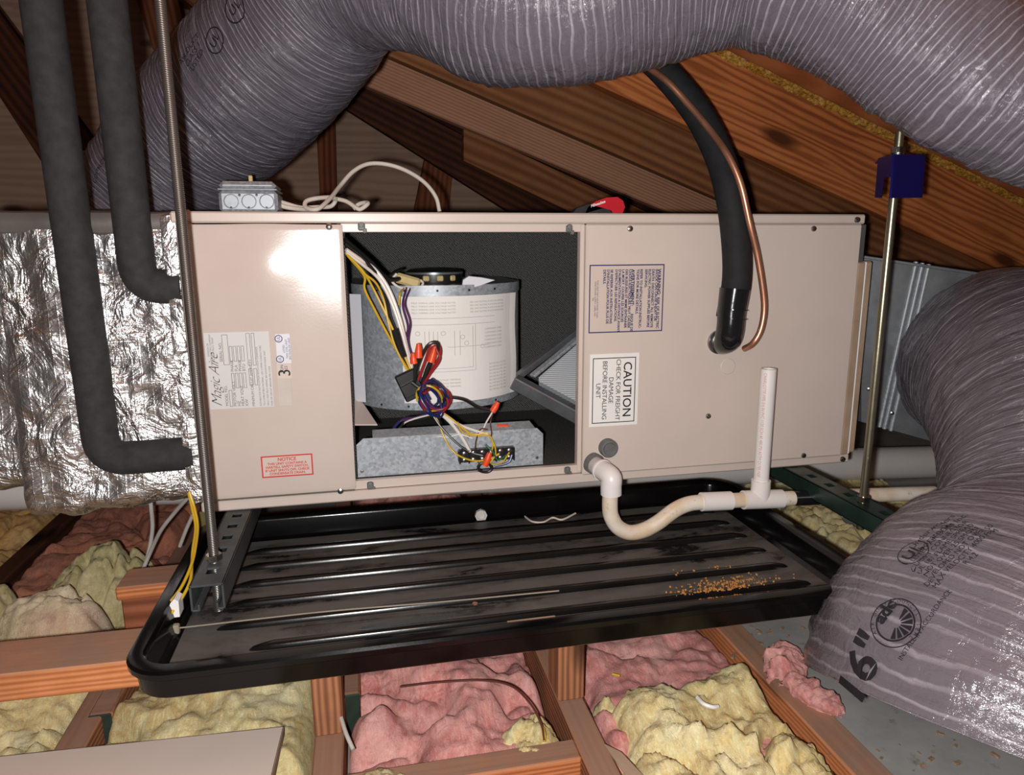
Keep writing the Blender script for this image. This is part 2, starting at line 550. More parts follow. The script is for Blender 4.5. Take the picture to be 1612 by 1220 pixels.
M['olive'] = plain('brassy_galvanised', lin(128, 116, 70), .45, .6, .5, .3, 14, .2)

t = NT('foil_facing')
v = t.coord('Object', (1, 1, 1), False)
mus = t.noise(v, 15, 5, .55, 1.2)
fin = t.noise(v, 90, 4, .6, 1.0)
sep = t.n('ShaderNodeSeparateXYZ', Vector=v)
g1 = t.math('PINGPONG', t.math('MULTIPLY', sep.outputs[0], 1.0), .0065)
g2 = t.math('PINGPONG', t.math('MULTIPLY', sep.outputs[2], 1.0), .0065)
gm = t.math('MINIMUM', g1, g2)
grid_ = t.ramp(t.math('MULTIPLY', gm, 150), [(0, WHITE), (.22, BLACK)])
nm = t.bump(mus, .8, .020)
nm = t.bump(fin, .3, .004, nm)
nm = t.bump(grid_, .35, .0008, nm)
M['foil'] = t.done(t.ramp(t.noise(v, 6, 4), [(.35, lin(236, 235, 236)), (.75, lin(206, 200, 196))]), .36, 1, .5, nm)
M['foil_tape'] = plain('grey_foil_tape', lin(126, 120, 116), .42, .6, .5, .15, 9, .25)

M['duct'] = duct_mat('grey_duct_jacket', lin(104, 99, 108), lin(182, 177, 187), .15, .2)
M['duct_dark'] = duct_mat('dark_grey_duct_jacket', lin(112, 105, 112), lin(164, 157, 165), .14, .45)

# pan: black plastic with dried dusty water stains
t = NT('black_pan')
v = t.coord('Object', (1, 1, 1), False)
st = t.n('ShaderNodeMapping', Vector=v, Scale=(.45, 2.4, 1)).outputs[0]
n1 = t.noise(st, 7, 5, .6, 1.2)
n2 = t.noise(v, 60, 4, .7)
d = t.math('ADD', n1, t.math('MULTIPLY', t.math('SUBTRACT', n2, .5), .25))
fac = t.ramp(d, [(.37, BLACK), (.43, (.6,) * 3), (.56, WHITE)])
c = t.mix(fac, (.010, .009, .010, 1), lin(86, 82, 78))
c = t.mix(t.ramp(t.noise(v, 4, 3), [(.58, BLACK), (.72, (.55,) * 3)]), c, lin(100, 94, 80))
M['pan_floor'] = t.done(c, t.math('ADD', t.math('MULTIPLY', fac, .4), .22), 0, .5, t.bump(n2, .08, .001))
M['pan_rib'] = plain('bare_black_rib', (.005, .0045, .0045, 1), .2, 0, .35, .3, 25, .05)
M['pan'] = plain('black_pan_rim', (.003, .0026, .0026, 1), .16, 0, .25, .3, 25, .05)

M['w_orange'] = wood('orange_fir', lin(150, 88, 52), lin(190, 118, 72), lin(206, 138, 92), 40, 4, .4, .7, dust=lin(152, 128, 113))
M['w_rafter'] = wood('reddish_rafter', lin(124, 64, 32), lin(170, 98, 52), lin(184, 114, 66), 22, 11, .3, .7)
M['w_rafter2'] = wood('brown_rafter', lin(106, 64, 38), lin(140, 88, 54), lin(156, 104, 68), 12, 6, .4, .75)
M['w_light'] = wood('pale_brown_rafter', lin(160, 112, 84), lin(190, 138, 108), lin(202, 150, 120), 34, 2, .3, .75, False)
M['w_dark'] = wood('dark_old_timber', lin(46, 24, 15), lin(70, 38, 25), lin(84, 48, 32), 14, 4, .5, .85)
M['w_stud'] = wood('brown_stud', lin(100, 56, 38), lin(134, 78, 54), lin(150, 92, 66), 14, 4, .4, .85)
M['w_joist'] = wood('dusty_joist', lin(104, 66, 46), lin(150, 98, 68), lin(170, 118, 86), 34, 4, .4, .8, dust=lin(160, 128, 110))
M['w_deck'] = wood('orange_roof_boards', lin(160, 94, 54), lin(184, 110, 66), lin(196, 124, 78), 6, 5, .25, .75, False)
M['w_ply'] = wood('grey_brown_plywood', lin(172, 140, 118), lin(186, 154, 132), lin(192, 160, 138), 10, 9, .25, .85)
M['w_brownply'] = wood('brown_plywood', lin(128, 88, 60), lin(142, 98, 68), lin(150, 106, 76), 10, 9, .25, .85)
M['pink'] = fluff('pink_fibreglass', [lin(186, 104, 98), lin(226, 148, 140), lin(238, 180, 170)])
M['pink_dark'] = fluff('dusky_pink_fibreglass', [lin(130, 78, 66), lin(180, 116, 94), lin(206, 132, 100)])
M['yellow'] = fluff('pale_yellow_fibreglass', [lin(204, 172, 108), lin(234, 210, 146), lin(244, 230, 184)])
M['yellow_green'] = fluff('greenish_yellow_fibreglass', [lin(170, 156, 108), lin(206, 192, 136), lin(226, 210, 164)])
M['yellow_pale'] = fluff('pale_rolled_fibreglass', [lin(190, 166, 134), lin(224, 204, 160), lin(238, 220, 188)], lin(214, 170, 150))
M['amber'] = fluff('amber_fibreglass', [lin(172, 120, 72), lin(220, 166, 96), lin(232, 190, 126)])
M['floor_grey'] = plain('dusty_grey_board', lin(146, 140, 134), .8, 0, .25, .25, 9, .15)
t = NT('dusty_grey_sheet')
v = t.coord()
c = t.ramp(t.noise(v, 8, 5, .65), [(.3, lin(150, 148, 146)), (.7, lin(178, 175, 170))])
c = t.mix(t.ramp(t.noise(v, 26, 5, .7), [(.6, BLACK), (.7, (.7,) * 3)]), c, lin(118, 96, 72))
M['grey_sheet'] = t.done(c, .6, .2, .4, t.bump(t.noise(v, 90, 3), .15, .001))
t = NT('yellow_dust')
v = t.coord()
M['dust'] = t.done(t.ramp(t.noise(v, 160, 3, .7), [(.35, lin(120, 78, 26)), (.6, lin(190, 140, 54)), (.75, lin(222, 186, 96))]), .5, 0, .5, t.bump(t.noise(v, 300, 3), .8, .003))

# ================================================================== THE SETTING
ROOF = lambda x: .834 - .367 * (x - .944)                     # underside of the right roof slope
x0, x1 = -.7, 2.6
tag(MB().prism([(x0, -1.0, ROOF(x0)), (x1, -1.0, ROOF(x1)), (x1, 2.1, ROOF(x1)), (x0, 2.1, ROOF(x0))], (0, 0, .02)).build('ceiling', M['w_deck'], smooth=False),
    'orange roof boards above the rafters on the right', None, None, 'structure')
lz = lambda x: ROOF(-.7) + .45 * (x + .7)
tag(MB().prism([(-2.3, -1.0, lz(-2.3)), (-.7, -1.0, lz(-.7)), (-.7, 2.1, lz(-.7)), (-2.3, 2.1, lz(-2.3))], (0, 0, .02)).build('ceiling', M['w_brownply'], smooth=False),
    'brown roof boards on the left slope', None, None, 'structure')
tag(MB().prism([(-2.2, 1.95, -.36), (2.8, 1.95, -.36), (2.8, 1.95, 1.7), (-2.2, 1.95, 1.7)], (0, .02, 0)).build('wall_back', M['w_ply'], smooth=False), 'brown plywood gable wall', None, None, 'structure')
tag(MB().box((.3, .4, -.35), (5.2, 3.2, .02)).build('floor', M['floor_grey'], smooth=False), 'dusty grey ceiling board under the joists', None, None, 'structure')


def timber(name, p0, p1, wd, ht, mat, label, cat, group=None, up=(0, 0, 1), parent=None):
    """a sawn board with its grain along its length"""
    p0, p1 = np.array(p0, float), np.array(p1, float)
    x = p1 - p0
    L = np.linalg.norm(x)
    x /= L
    y = np.cross(np.array(up, float), x)
    y /= np.linalg.norm(y)
    z = np.cross(x, y)
    ob = MB().box((0, 0, 0), (L, wd, ht), .0025).build(name, mat, origin=(0, 0, 0), sharp=.3)
    c = (p0 + p1) / 2
    ob.matrix_world = Matrix(((x[0], y[0], z[0], c[0]), (x[1], y[1], z[1], c[1]), (x[2], y[2], z[2], c[2]), (0, 0, 0, 1)))
    if label: tag(ob, label, cat, group)
    return ob
def board(name, poly_px, Y, th, mat, label, cat, group=None):
    """a board seen flat on: corners given where they stand in the plane y = Y, grain along the first edge"""
    P = np.array([atY(px, py, Y) for px, py in poly_px])
    x = P[1] - P[0]
    x /= np.linalg.norm(x)
    y = np.array((0, 1.0, 0))
    z = np.cross(x, y)
    c = P.mean(0)
    Lc = (P - c) @ np.stack([x, y, z], 1)
    ob = MB().prism(Lc, (0, th, 0)).build(name, mat, origin=(0, 0, 0), smooth=False)
    ob.matrix_world = Matrix(((x[0], y[0], z[0], c[0]), (x[1], y[1], z[1], c[1]), (x[2], y[2], z[2], c[2]), (0, 0, 0, 1)))
    return tag(ob, label, cat, group)


def rafter(Yf, xa, xb, mat, label, drop=.176, sl=.367):
    za, zb = ROOF(xa) - .001, ROOF(xb) - .001
    h = drop * math.cos(math.atan(.367))
    n = np.array((math.sin(math.atan(.367)), 0, math.cos(math.atan(.367))))
    a = np.array((xa, Yf + .019, za)) - n * h / 2
    b = np.array((xb, Yf + .019, zb)) - n * h / 2
    return timber('rafter', a, b, .038, h, mat, label, 'rafter')
rafter(.28, .30, 2.5, M['w_rafter'], 'reddish rafter with bold grain and knots, nearest behind the right hanger rod')
rafter(.68, .20, 2.5, M['w_rafter2'], 'brown rafter just behind the black pipe, second from the front', .186)
rafter(1.04, .225, 2.5, M['w_light'], 'pale brown rafter with fine straight grain below the grey duct', .2)
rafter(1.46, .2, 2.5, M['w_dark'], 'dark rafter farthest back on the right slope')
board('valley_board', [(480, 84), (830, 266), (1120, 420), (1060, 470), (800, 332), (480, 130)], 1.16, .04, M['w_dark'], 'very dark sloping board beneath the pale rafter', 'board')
board('rafter', [(730, 200), (1100, 372), (1100, 420), (1000, 382), (730, 253)], 1.10, .045, M['w_rafter2'], 'short brown board with square cut end under the pale rafter', 'board')
# dusty yellow residue in the corner between rafter and roof boards
mb = MB()
N = 260
xs = np.linspace(.86, 2.0, N)
prof = np.array([(0, 0), (-.010, -.001), (-.017, -.004), (-.016, -.011), (-.009, -.018), (0, -.022)])
G = np.zeros((N, len(prof), 3))
for k, (dy, dz) in enumerate(prof):
    q = fbm(np.stack([xs * 60, np.full(N, k * 1.7), np.zeros(N)], 1), 3, 5)
    G[:, k, 0] = xs
    G[:, k, 1] = .2795 + dy * (.35 + .75 * q)
    G[:, k, 2] = ROOF(xs) - .0005 + dz * (.35 + .75 * q)
mb.grid(G)
tag(mb.build('dust_strip', M['dust']), 'glittering yellow dust strip along the top of the nearest rafter', 'dust', None, 'stuff')

for poly, lab in [([(526, 130), (531, 336), (505, 336), (494, 130)], 'thin brown stud on the gable wall behind the cream cable'),
                  ([(716, 236), (705, 345), (650, 345), (672, 236)], 'short brown stud under the dark sloping board'),
                  ([(276, -20), (312, 140), (262, 140), (208, -20)], 'brown stud at the top behind the left threaded rod')]:
    board('wall_stud', [poly[1], poly[0], poly[3], poly[2]], 1.85, .08, M['w_stud'], lab, 'stud')
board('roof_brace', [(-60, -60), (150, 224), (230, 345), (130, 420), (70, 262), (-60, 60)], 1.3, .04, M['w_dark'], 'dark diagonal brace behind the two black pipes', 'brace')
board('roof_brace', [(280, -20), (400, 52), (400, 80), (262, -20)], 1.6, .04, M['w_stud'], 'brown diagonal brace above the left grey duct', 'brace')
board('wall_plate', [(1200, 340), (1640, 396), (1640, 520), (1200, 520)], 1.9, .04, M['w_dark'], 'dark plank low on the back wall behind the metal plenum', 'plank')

# joists, blocking, packers
JT = -.25
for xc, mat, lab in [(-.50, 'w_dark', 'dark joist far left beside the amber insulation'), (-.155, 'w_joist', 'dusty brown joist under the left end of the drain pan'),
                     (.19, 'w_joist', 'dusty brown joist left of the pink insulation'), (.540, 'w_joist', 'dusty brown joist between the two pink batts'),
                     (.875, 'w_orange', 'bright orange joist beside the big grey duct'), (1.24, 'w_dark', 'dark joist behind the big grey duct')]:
    timber('ceiling_joist', (xc, -.85, JT - .045), (xc, 1.85, JT - .045), .04 if xc != .875 else .05, .09, M[mat], lab, 'joist')
timber('blocking', (.211, -.345, JT - .045), (.52, -.345, JT - .045), .038, .088, M['w_orange'], 'orange block between two joists at the bottom edge', 'block')
board_y = -.235
timber('packer_board', (-.62, -.205, -.114), (.76, -.236, -.114), .084, .038, M['w_orange'], 'long orange board lying flat under the front of the drain pan', 'board')
timber('packer_board', (-.128, -.012, -.106), (.95, .0, -.106), .068, .022, M['w_orange'], 'short orange board end under the left side of the drain pan', 'board')
timber('support_block', (-.125, -.01, -.1835), (-.05, -.01, -.1835), .05, .132, M['w_stud'], 'brown block standing under the short orange board', 'block')
timber('support_block', (.19, -.22, -.2495), (.19, -.22, -.1335), .06, .04, M['w_joist'], 'brown block under the long orange board, left of the pink batt', 'block', None, (1, 0, 0))
timber('support_block', (.54, -.22, -.2495), (.54, -.22, -.1335), .06, .04, M['w_joist'], 'brown block under the long orange board, between the pink batts', 'block', None, (1, 0, 0))
for p, lab in [((160, 1150), 'wood block with dark green end left under the pan, by the beige panel'), ((551, 1118), 'wood block with dark green end beside the left pink batt'),
               ((893, 1066), 'wood block with dark green end beside the right pink batt')]:
    q = atZ(p[0], p[1], JT - .025)
    b = thing('green_end_block', (q[0], q[1], JT - .07), lab, 'block')
    MB().box((q[0], q[1] + .0815, JT - .035), (.032, .16, .075), .003).build('wood_block', M['w_joist'], b)
    MB().box((q[0], q[1], JT - .035), (.031, .004, .073), .002).build('painted_end', M['green_paint'], b)

tag(MB().box((1.45, -.3, -.262), (1.10, 1.9, .012), .002).build('grey_board', M['grey_sheet']), 'dusty grey board on the floor right of the orange joist', 'board')


# ------------------------------------------------------------------ insulation
def batt(name, xa, xb, ya, yb, ztop, zbase, mat, label, amp=.03, seed=0, scale=9, res=.0045, edge=.03, hump=.0, group=None, aspect=1.0, rot=0, mound=False):
    nx, ny = max(12, int((xb - xa) / res)), max(12, int((yb - ya) / res))
    X, Yy = np.meshgrid(np.linspace(xa, xb, nx), np.linspace(ya, yb, ny), indexing='ij')
    p = np.stack([X.ravel(), Yy.ravel() * aspect, np.full(X.size, seed * 3.7)], 1)
    wx = fbm(p * scale * .6, 3, seed + 1) - .5
    wy = fbm(p * scale * .6 + 31, 3, seed + 2) - .5
    q = p + np.stack([wx, wy, wx * 0], 1) * .16
    n1 = fbm(q * scale, 4, seed + 3)
    fold = ridge(fbm(q * scale * .8 + 7, 3, seed + 4))
    crease = np.clip((fold - .86) / .14, 0, 1) ** 1.5
    fine = fbm(q * scale * 7, 4, seed + 5) - .5
    mid = fbm(q * scale * 3.1 + 17, 3, seed + 6) - .5
    fib = ridge(fbm((q + .03 * np.stack([mid, -mid, mid], 1)) * np.array((scale * 9, scale * 2.6, 1)), 3, seed + 12)) ** 2
    bil = np.abs(2 * fbm(q * scale * 2.2 + 3, 3, seed + 9) - 1)
    ex = np.minimum(X - xa, xb - X).ravel()
    ey = np.minimum(Yy - ya, yb - Yy).ravel()
    e = np.clip(np.minimum(ex, ey) / edge, 0, 1)
    if mound:
        rr = np.sqrt(((X - (xa + xb) / 2) / ((xb - xa) / 2)) ** 2 + ((Yy - (ya + yb) / 2) / ((yb - ya) / 2)) ** 2).ravel()
        rr = np.clip(rr + (n1 - .5) * .5, 0, None)
        e = np.sqrt(np.clip(1 - rr ** 2.2, 0, 1))
    else:
        e = np.sqrt(1 - (1 - e) ** 2)
    z = zbase + (ztop - zbase + (n1 - .5) * 2 * amp + (bil - .2) * amp * .9) * e - crease * amp * 1.1 * e + (fine * .014 + mid * .010 + (fib - .3) * .004) * e
    Xd = X.ravel() + wx * .05 * e
    Yd = Yy.ravel() + wy * .05 * e
    G = np.stack([Xd, Yd, z], 1).reshape(nx, ny, 3)
    ob = MB().grid(G).build(name, M[mat] if isinstance(mat, str) else mat, sharp=None, fixn=False)
    return tag(ob, label, 'insulation', group)
B0 = -.339
batt('insulation_batt', .213, .517, -.78, 1.2, -.258, B0, 'pink', 'pink fibreglass batt filling the bay in the middle, under the pan', .036, 3, 5.5)
batt('insulation_batt', .565, .846, -.47, 1.2, -.262, B0, 'pink', 'pink fibreglass batt between the dusty joist and the orange joist', .034, 8, 5.5)
batt('insulation_batt', .568, .845, -.80, -.235, -.222, B0, 'yellow', 'lumpy yellow batt lying in front of the right pink batt', .035, 14, 11, mound=False, edge=.06)
batt('insulation_batt', -.13, .166, -.62, .55, -.262, B0, 'yellow', 'pale yellow batt left of the middle joist, behind the loose panel', .036, 21, 6)
batt('insulation_batt', -.47, -.18, -.62, .14, -.262, B0, 'yellow', 'yellow batt at the lower left in front of the long board', .028, 27, 9)
batt('insulation_batt', -.72, -.525, -.5, 1.4, -.245, B0, 'amber', 'amber batt at the far left below the white pipe', .03, 33, 7)
batt('insulation_batt', -.475, -.18, .32, 1.5, -.255, B0, 'pink_dark', 'dusky orange pink batt at the back left', .03, 37, 6)
batt('insulation_batt', .91, 1.22, .02, 1.3, -.25, B0, 'yellow_green', 'greenish batt under the right strut', .028, 44, 9)
batt('insulation_batt', 1.265, 1.7, -.1, 1.5, -.24, B0, 'yellow', 'yellow batt behind the big grey duct', .03, 48, 9)
batt('insulation_lump', -.40, -.17, .02, .20, -.165, B0, 'yellow_pale', 'big pale rolled lump of insulation left of the pan', .03, 52, 10, .004, mound=True)
batt('insulation_lump', -.55, -.35, .06, .26, -.165, B0, 'yellow_green', 'greenish lump of insulation at the left edge', .03, 55, 10, .004, mound=True)
batt('insulation_lump', -.36, -.16, .16, .42, -.165, B0, 'yellow_green', 'greenish folded lump below the grey cable end', .035, 58, 12, .004, mound=True)
batt('insulation_lump', -.50, -.30, -.13, .04, -.21, B0, 'yellow_pale', 'pale lump at the left edge behind the long board', .03, 61, 10, .004, mound=True)
batt('insulation_lump', .2, .32, -.45, -.30, -.235, B0, 'yellow', 'small yellow tuft at the left front of the middle pink batt', .02, 63, 14, .004, mound=True)
batt('insulation_lump', .41, .52, -.37, -.24, -.24, B0, 'yellow', 'small yellow tuft at the right front of the middle pink batt', .02, 66, 14, .004, mound=True)

# pink torn scrap against the big duct
for a, b, rr, lab, sd in [((1235, 1030), (1225, 1075), .028, 'upper pink insulation scrap beside the big duct', 1), ((1240, 1070), (1325, 1125), .020, 'lower pink insulation scrap trailing along the big duct', 2)]:
    pa, pb = atZ(*a, -.245), atZ(*b, -.245)
    n = 60
    C = pa + np.linspace(0, 1, n)[:, None] * (pb - pa)
    T, Nn, Bb = frames(C, (0, 0, 1))
    ang = np.linspace(0, 2 * np.pi, 36, endpoint=False)
    prof = np.sin(np.linspace(.12, math.pi - .12, n)) ** .5
    dirs = np.cos(ang)[None, :, None] * Nn[:, None] + np.sin(ang)[None, :, None] * Bb[:, None]
    base = C[:, None] + dirs * (rr * prof)[:, None, None]
    disp = (fbm(base.reshape(-1, 3) * 55, 4, sd * 9) - .45).reshape(n, 36)
    mb = MB().grid(base + dirs * (disp * rr * 1.5)[:, :, None], 0, True)
    tag(mb.build('insulation_scrap', M['pink'], sharp=None), lab, 'insulation')


# ================================================================== DUCTS
def add_uv(ob, uv):
    me = ob.data
    l = me.uv_layers.new(name='UVMap')
    vi = np.zeros(len(me.loops), dtype=np.int32)
    me.loops.foreach_get('vertex_index', vi)
    l.data.foreach_set('uv', uv[vi].ravel())
class Duct:
    def __init__(s, stations, nu=150, ds=.0035, hint=(0, -1, 0), seed=0, amp=.010, wr=.0032, coil=.0004, dents=(), squash=None):
        S = np.array(stations, float)
        L = np.linalg.norm(np.diff(S[:, :3], axis=0), axis=1).sum()
        n = int(L * 1.06 / ds)
        Q = catmull(S, n)
        C, R = Q[:, :3], Q[:, 3]
        T, N, B = frames(C, hint)
        a = np.linspace(0, 2 * np.pi, nu, endpoint=False)
        dirs = np.cos(a)[None, :, None] * N[:, None] + np.sin(a)[None, :, None] * B[:, None]
        sl = np.concatenate([[0], np.cumsum(np.linalg.norm(np.diff(C, axis=0), axis=1))])
        P0 = C[:, None] + dirs * R[:, None, None]
        f = P0.reshape(-1, 3)
        big = (fbm(f * 5, 3, seed) - .5).reshape(n, nu)
        SS = np.repeat(sl[:, None], nu, 1)
        AA = np.repeat(a[None], n, 0)
        wv = (fbm(f * 5, 2, seed + 4).reshape(n, nu) - .5) * .045
        q = np.stack([(SS + wv).ravel() * 115, np.cos(AA).ravel() * 1.9, np.sin(AA).ravel() * 1.9], 1)
        w1 = ridge(fbm(q, 3, seed + 7)).reshape(n, nu) ** 2
        q2 = np.stack([(SS + wv).ravel() * 42, np.cos(AA).ravel() * 1.5, np.sin(AA).ravel() * 1.5], 1)
        w2 = fbm(q2, 3, seed + 9).reshape(n, nu) - .5
        msk = fbm(f * 4 + 9, 2, seed + 11).reshape(n, nu)
        cl = np.sin(SS / .026 * 2 * np.pi + AA) * coil
        d = big * 2 * amp + (w1 - .4) * wr * (.4 + 1.5 * msk) + w2 * wr * 1.7 + cl
        pts = (P0 + dirs * d[:, :, None])
        for (c, rad, push) in dents:
            k = np.exp(-(np.linalg.norm(pts - np.array(c), axis=2) / rad) ** 2)
            pts = pts + k[:, :, None] * np.array(push)
        s.P, s.sl, s.a, s.R, s.n, s.nu = pts, sl, a, R, n, nu
        s.C = C
    def build(s, name, mat, parent):
        ob = MB().grid(s.P, 0, True).build(name, mat, parent, sharp=None, fixn=False)
        uv = np.stack([np.repeat((s.a / (2 * np.pi))[None], s.n, 0).ravel(), np.repeat(s.sl[:, None], s.nu, 1).ravel()], 1)
        add_uv(ob, uv)
        return ob
    def stamp(s, mb, px, py, VF, ang, lift=.0016, mi=0):
        """lay flat print on the jacket round the point seen at px, py"""
        V, F = VF
        if not len(V): return
        d = s.P - CAM
        z = d @ FWD
        u = 806 + FPX * (d @ RGT) / z
        v = 610 - FPX * (d @ UPV) / z
        dist = (u - px) ** 2 + (v - py) ** 2
        zmin = z[dist < 400].min()
        dist = np.where(z < zmin + .06, dist, 1e9)
        i, j = np.unravel_index(np.argmin(dist), dist.shape)
        # tangent directions at the point
        e = lambda ii, jj: s.P[min(max(ii, 0), s.n - 1), jj % s.nu]
        ds_, da_ = e(i + 14, j) + e(i + 11, j) - e(i - 14, j) - e(i - 11, j), e(i, j + 7) + e(i, j + 5) - e(i, j - 7) - e(i, j - 5)
        nrm = np.cross(da_, ds_)
        nrm /= np.linalg.norm(nrm)
        if np.dot(nrm, CAM - s.P[i, j]) < 0: nrm = -nrm
        x = math.cos(ang) * RGT + math.sin(ang) * UPV
        x = x - nrm * np.dot(x, nrm)
        x /= np.linalg.norm(x)
        y = np.cross(nrm, x)
        W = s.P[i, j] + V[:, :1] * x + V[:, 1:] * y
        # pull every vertex down to the jacket
        i0, i1 = max(0, i - 70), min(s.n, i + 70)
        jj = np.arange(j - 45, j + 46) % s.nu
        loc = s.P[i0:i1][:, jj].reshape(-1, 3)
        out = []
        for p in W:
            r = loc - p
            h = r @ nrm
            lat = (r * r).sum(1) - h * h
            k = np.argpartition(lat, 5)[:5]
            wgt = 1 / (lat[k] + 1e-8)
            out.append(p + nrm * (max(h[k].max() - .0004, (h[k] * wgt).sum() / wgt.sum()) + lift))
        mb.add(np.array(out), F, mi)


def dpt(px, py, t, rpx): return tuple(atD(px, py, t)) + (rpx / FPX * t,)
# the long grey duct: off the foil plenum, up and across the top, down to the right
td = thing('flexible_duct', (.0, .1, .47), 'long grey flexible duct rising from the foil plenum and crossing above the unit', 'duct')
top = Duct([dpt(196, 400, 1.42, 92), dpt(222, 330, 1.41, 100), dpt(300, 228, 1.36, 112), dpt(395, 130, 1.27, 120), dpt(480, 34, 1.18, 122), dpt(552, -44, 1.10, 116),
            dpt(670, -46, 1.03, 122), dpt(790, -8, .99, 130), dpt(890, -8, .97, 135), dpt(1000, -36, .96, 136), dpt(1105, -58, .95, 130), dpt(1195, -56, .94, 122), dpt(1270, -36, .92, 120),
            dpt(1340, -5, .91, 120), dpt(1420, 42, .90, 120), dpt(1492, 96, .89, 120), dpt(1560, 144, .88, 112), dpt(1690, 200, .87, 104), dpt(1850, 270, .86, 104), dpt(2050, 350, .86, 104), dpt(2350, 420, .88, 104)], 150, .0031, (0, 1, .2), 3, .008, .0030)
top.build('duct_jacket', M['duct'], td)
A = math.radians(38)
for (px, py, VF, an) in [(372, 12, ring2d(0, 0, .022, .0022), 0), (372, 12, text2d('UL', .021), .6), (340, 66, ring2d(0, 0, .02, .002), 0), (340, 66, text2d('UL', .02), .8),
                         (306, 88, text2d('AIR DUCT\nCLASS 1\nLISTED', .013), A), (212, 178, text2d('R 4.2', .016), A),
                         (150, 290, text2d('AIR DUCT COUNCIL', .012), 1.0)]:
    ink = MB()
    top.stamp(ink, px, py, VF, an)
    ink.build('duct_print', M['ink_duct'], td, smooth=False, fixn=False)

# the big duct that leaves the metal plenum and drops to the floor
bd = thing('flexible_duct', (1.1, -.3, -.25), 'big dark grey flexible duct bending down to the floor at the right edge', 'duct')
big = Duct([dpt(1548, 570, 1.44, 134), dpt(1594, 580, 1.33, 152), dpt(1652, 630, 1.20, 172), dpt(1692, 735, 1.09, 186), dpt(1708, 850, 1.015, 205), dpt(1694, 940, .96, 242),
            dpt(1638, 1030, .915, 290), dpt(1596, 1110, .895, 306), dpt(1580, 1175, .885, 304)], 190, .0030, (1, .3, 0), 21, .010, .0040)
big.build('duct_jacket', M['duct_dark'], bd)
ink = MB()
R25 = math.radians(57)
big.stamp(ink, 1357, 1056, text2d('16"', .062, bold=.0016), R25)
def fin(n_):
    global ink
    ink.build(n_, M['ink_duct'], bd, smooth=False, fixn=False)
    ink = MB()
fin('size_print')
big.stamp(ink, 1408, 975, ring2d(0, 0, .0305, .0014), 0)
big.stamp(ink, 1408, 975, ring2d(0, 0, .0235, .0022), 0)
big.stamp(ink, 1399, 968, text2d('adc', .022, bold=.001), R25)
for k in range(7):
    a0 = math.radians(-150 + k * 24)
    r0, r1 = .006, .0205
    w0, w1 = .10, .16
    V = np.array([(r0 * math.cos(a0 - w0), r0 * math.sin(a0 - w0) - .001), (r1 * math.cos(a0 - w1), r1 * math.sin(a0 - w1)), (r1 * math.cos(a0 + w1), r1 * math.sin(a0 + w1)), (r0 * math.cos(a0 + w0), r0 * math.sin(a0 + w0) - .001)])
    big.stamp(ink, 1410, 977, (V, [(0, 1, 2, 3)]), R25)
for k, ch in enumerate('AIR DUCT COUNCIL SEAL'):
    a0 = math.radians(150 - k * 12.5)
    V, F = text2d(ch, .0062)
    if len(V):
        c_, s_ = math.cos(a0 - math.pi / 2), math.sin(a0 - math.pi / 2)
        V = V @ np.array([[c_, s_], [-s_, c_]]) + np.array([.0268 * math.cos(a0), .0268 * math.sin(a0)])
        big.stamp(ink, 1408, 975, (V, F), R25)
fin('seal_print')
big.stamp(ink, 1440, 872, ring2d(0, 0, .0195, .0014), 0)
big.stamp(ink, 1440, 872, text2d('UL', .022, bold=.0005), R25)
fin('mark_print')
big.stamp(ink, 1474, 838, text2d('Underwriters\nLaboratories Inc.', .0125, 'CENTER'), R25)
fin('maker_print')
big.stamp(ink, 1500, 870, text2d('LISTED AIR DUCT\nCLASS 1 CONNECTOR\nUL 181 FLAME SPREAD\nNOT OVER 25 SMOKE\nDEVELOPED NOT OVER 50\nMAX VELOCITY 4000 FPM\nR 4.2', .0092, 'CENTER', line=.95), R25)
fin('rating_print')
big.stamp(ink, 1462, 985, text2d('INSTALL IN ACCORDANCE', .008, 'CENTER'), R25)
fin('listing_print')

# ================================================================== PLENUMS
def rbox(c, d, r, res, disp):
    """rounded box skin with a crumpled surface"""
    c, h = np.array(c, float), np.array(d, float) / 2
    mb = MB()
    for ax in range(3):
        o = [k for k in range(3) if k != ax]
        n0, n1 = max(2, int(2 * h[o[0]] / res)), max(2, int(2 * h[o[1]] / res))
        U, Vv = np.meshgrid(np.linspace(-1, 1, n0), np.linspace(-1, 1, n1), indexing='ij')
        for sg in (-1, 1):
            P = np.zeros((n0, n1, 3))
            P[..., ax] = sg * h[ax]
            P[..., o[0]] = U * h[o[0]]
            P[..., o[1]] = Vv * h[o[1]]
            inner = np.clip(P, -(h - r), h - r)
            dd = P - inner
            L = np.linalg.norm(dd, axis=2, keepdims=True)
            nn = dd / np.maximum(L, 1e-9)
            P = inner + nn * r
            f = (P + c).reshape(-1, 3)
            P = P + nn * disp(f).reshape(n0, n1, 1)
            if (sg > 0) == (ax == 1): P = P[::-1]
            mb.grid(P + c)
    return mb
fp = thing('foil_plenum', (-.13, .2, .0), 'foil wrapped plenum box on the left end of the unit', 'plenum')
def crump(f):
    a = ridge(fbm(f * 13, 4, 3)) ** 2
    b = fbm(f * 5, 3, 6) - .5
    v_ = ridge(vnoise(f * np.array((26, 1, 3.0)), 8)) ** 4
    return (a - .4) * .009 + b * .022 + v_ * .005
rbox((-.131, .255, .235), (.258, .45, .455), .022, .0055, crump).build('foil_wrap', M['foil'], fp, sharp=None, fixn=False)
rbox((-.62, .30, .23), (.72, .40, .40), .03, .01, crump).build('trunk_wrap', M['foil'], fp, sharp=None, fixn=False)
def crump2(f): return (fbm(f * 18, 3, 5) - .5) * .006
rbox((-.131, .255, .452), (.262, .458, .034), .012, .008, crump2).build('top_tape', M['foil_tape'], fp, sharp=None, fixn=False)
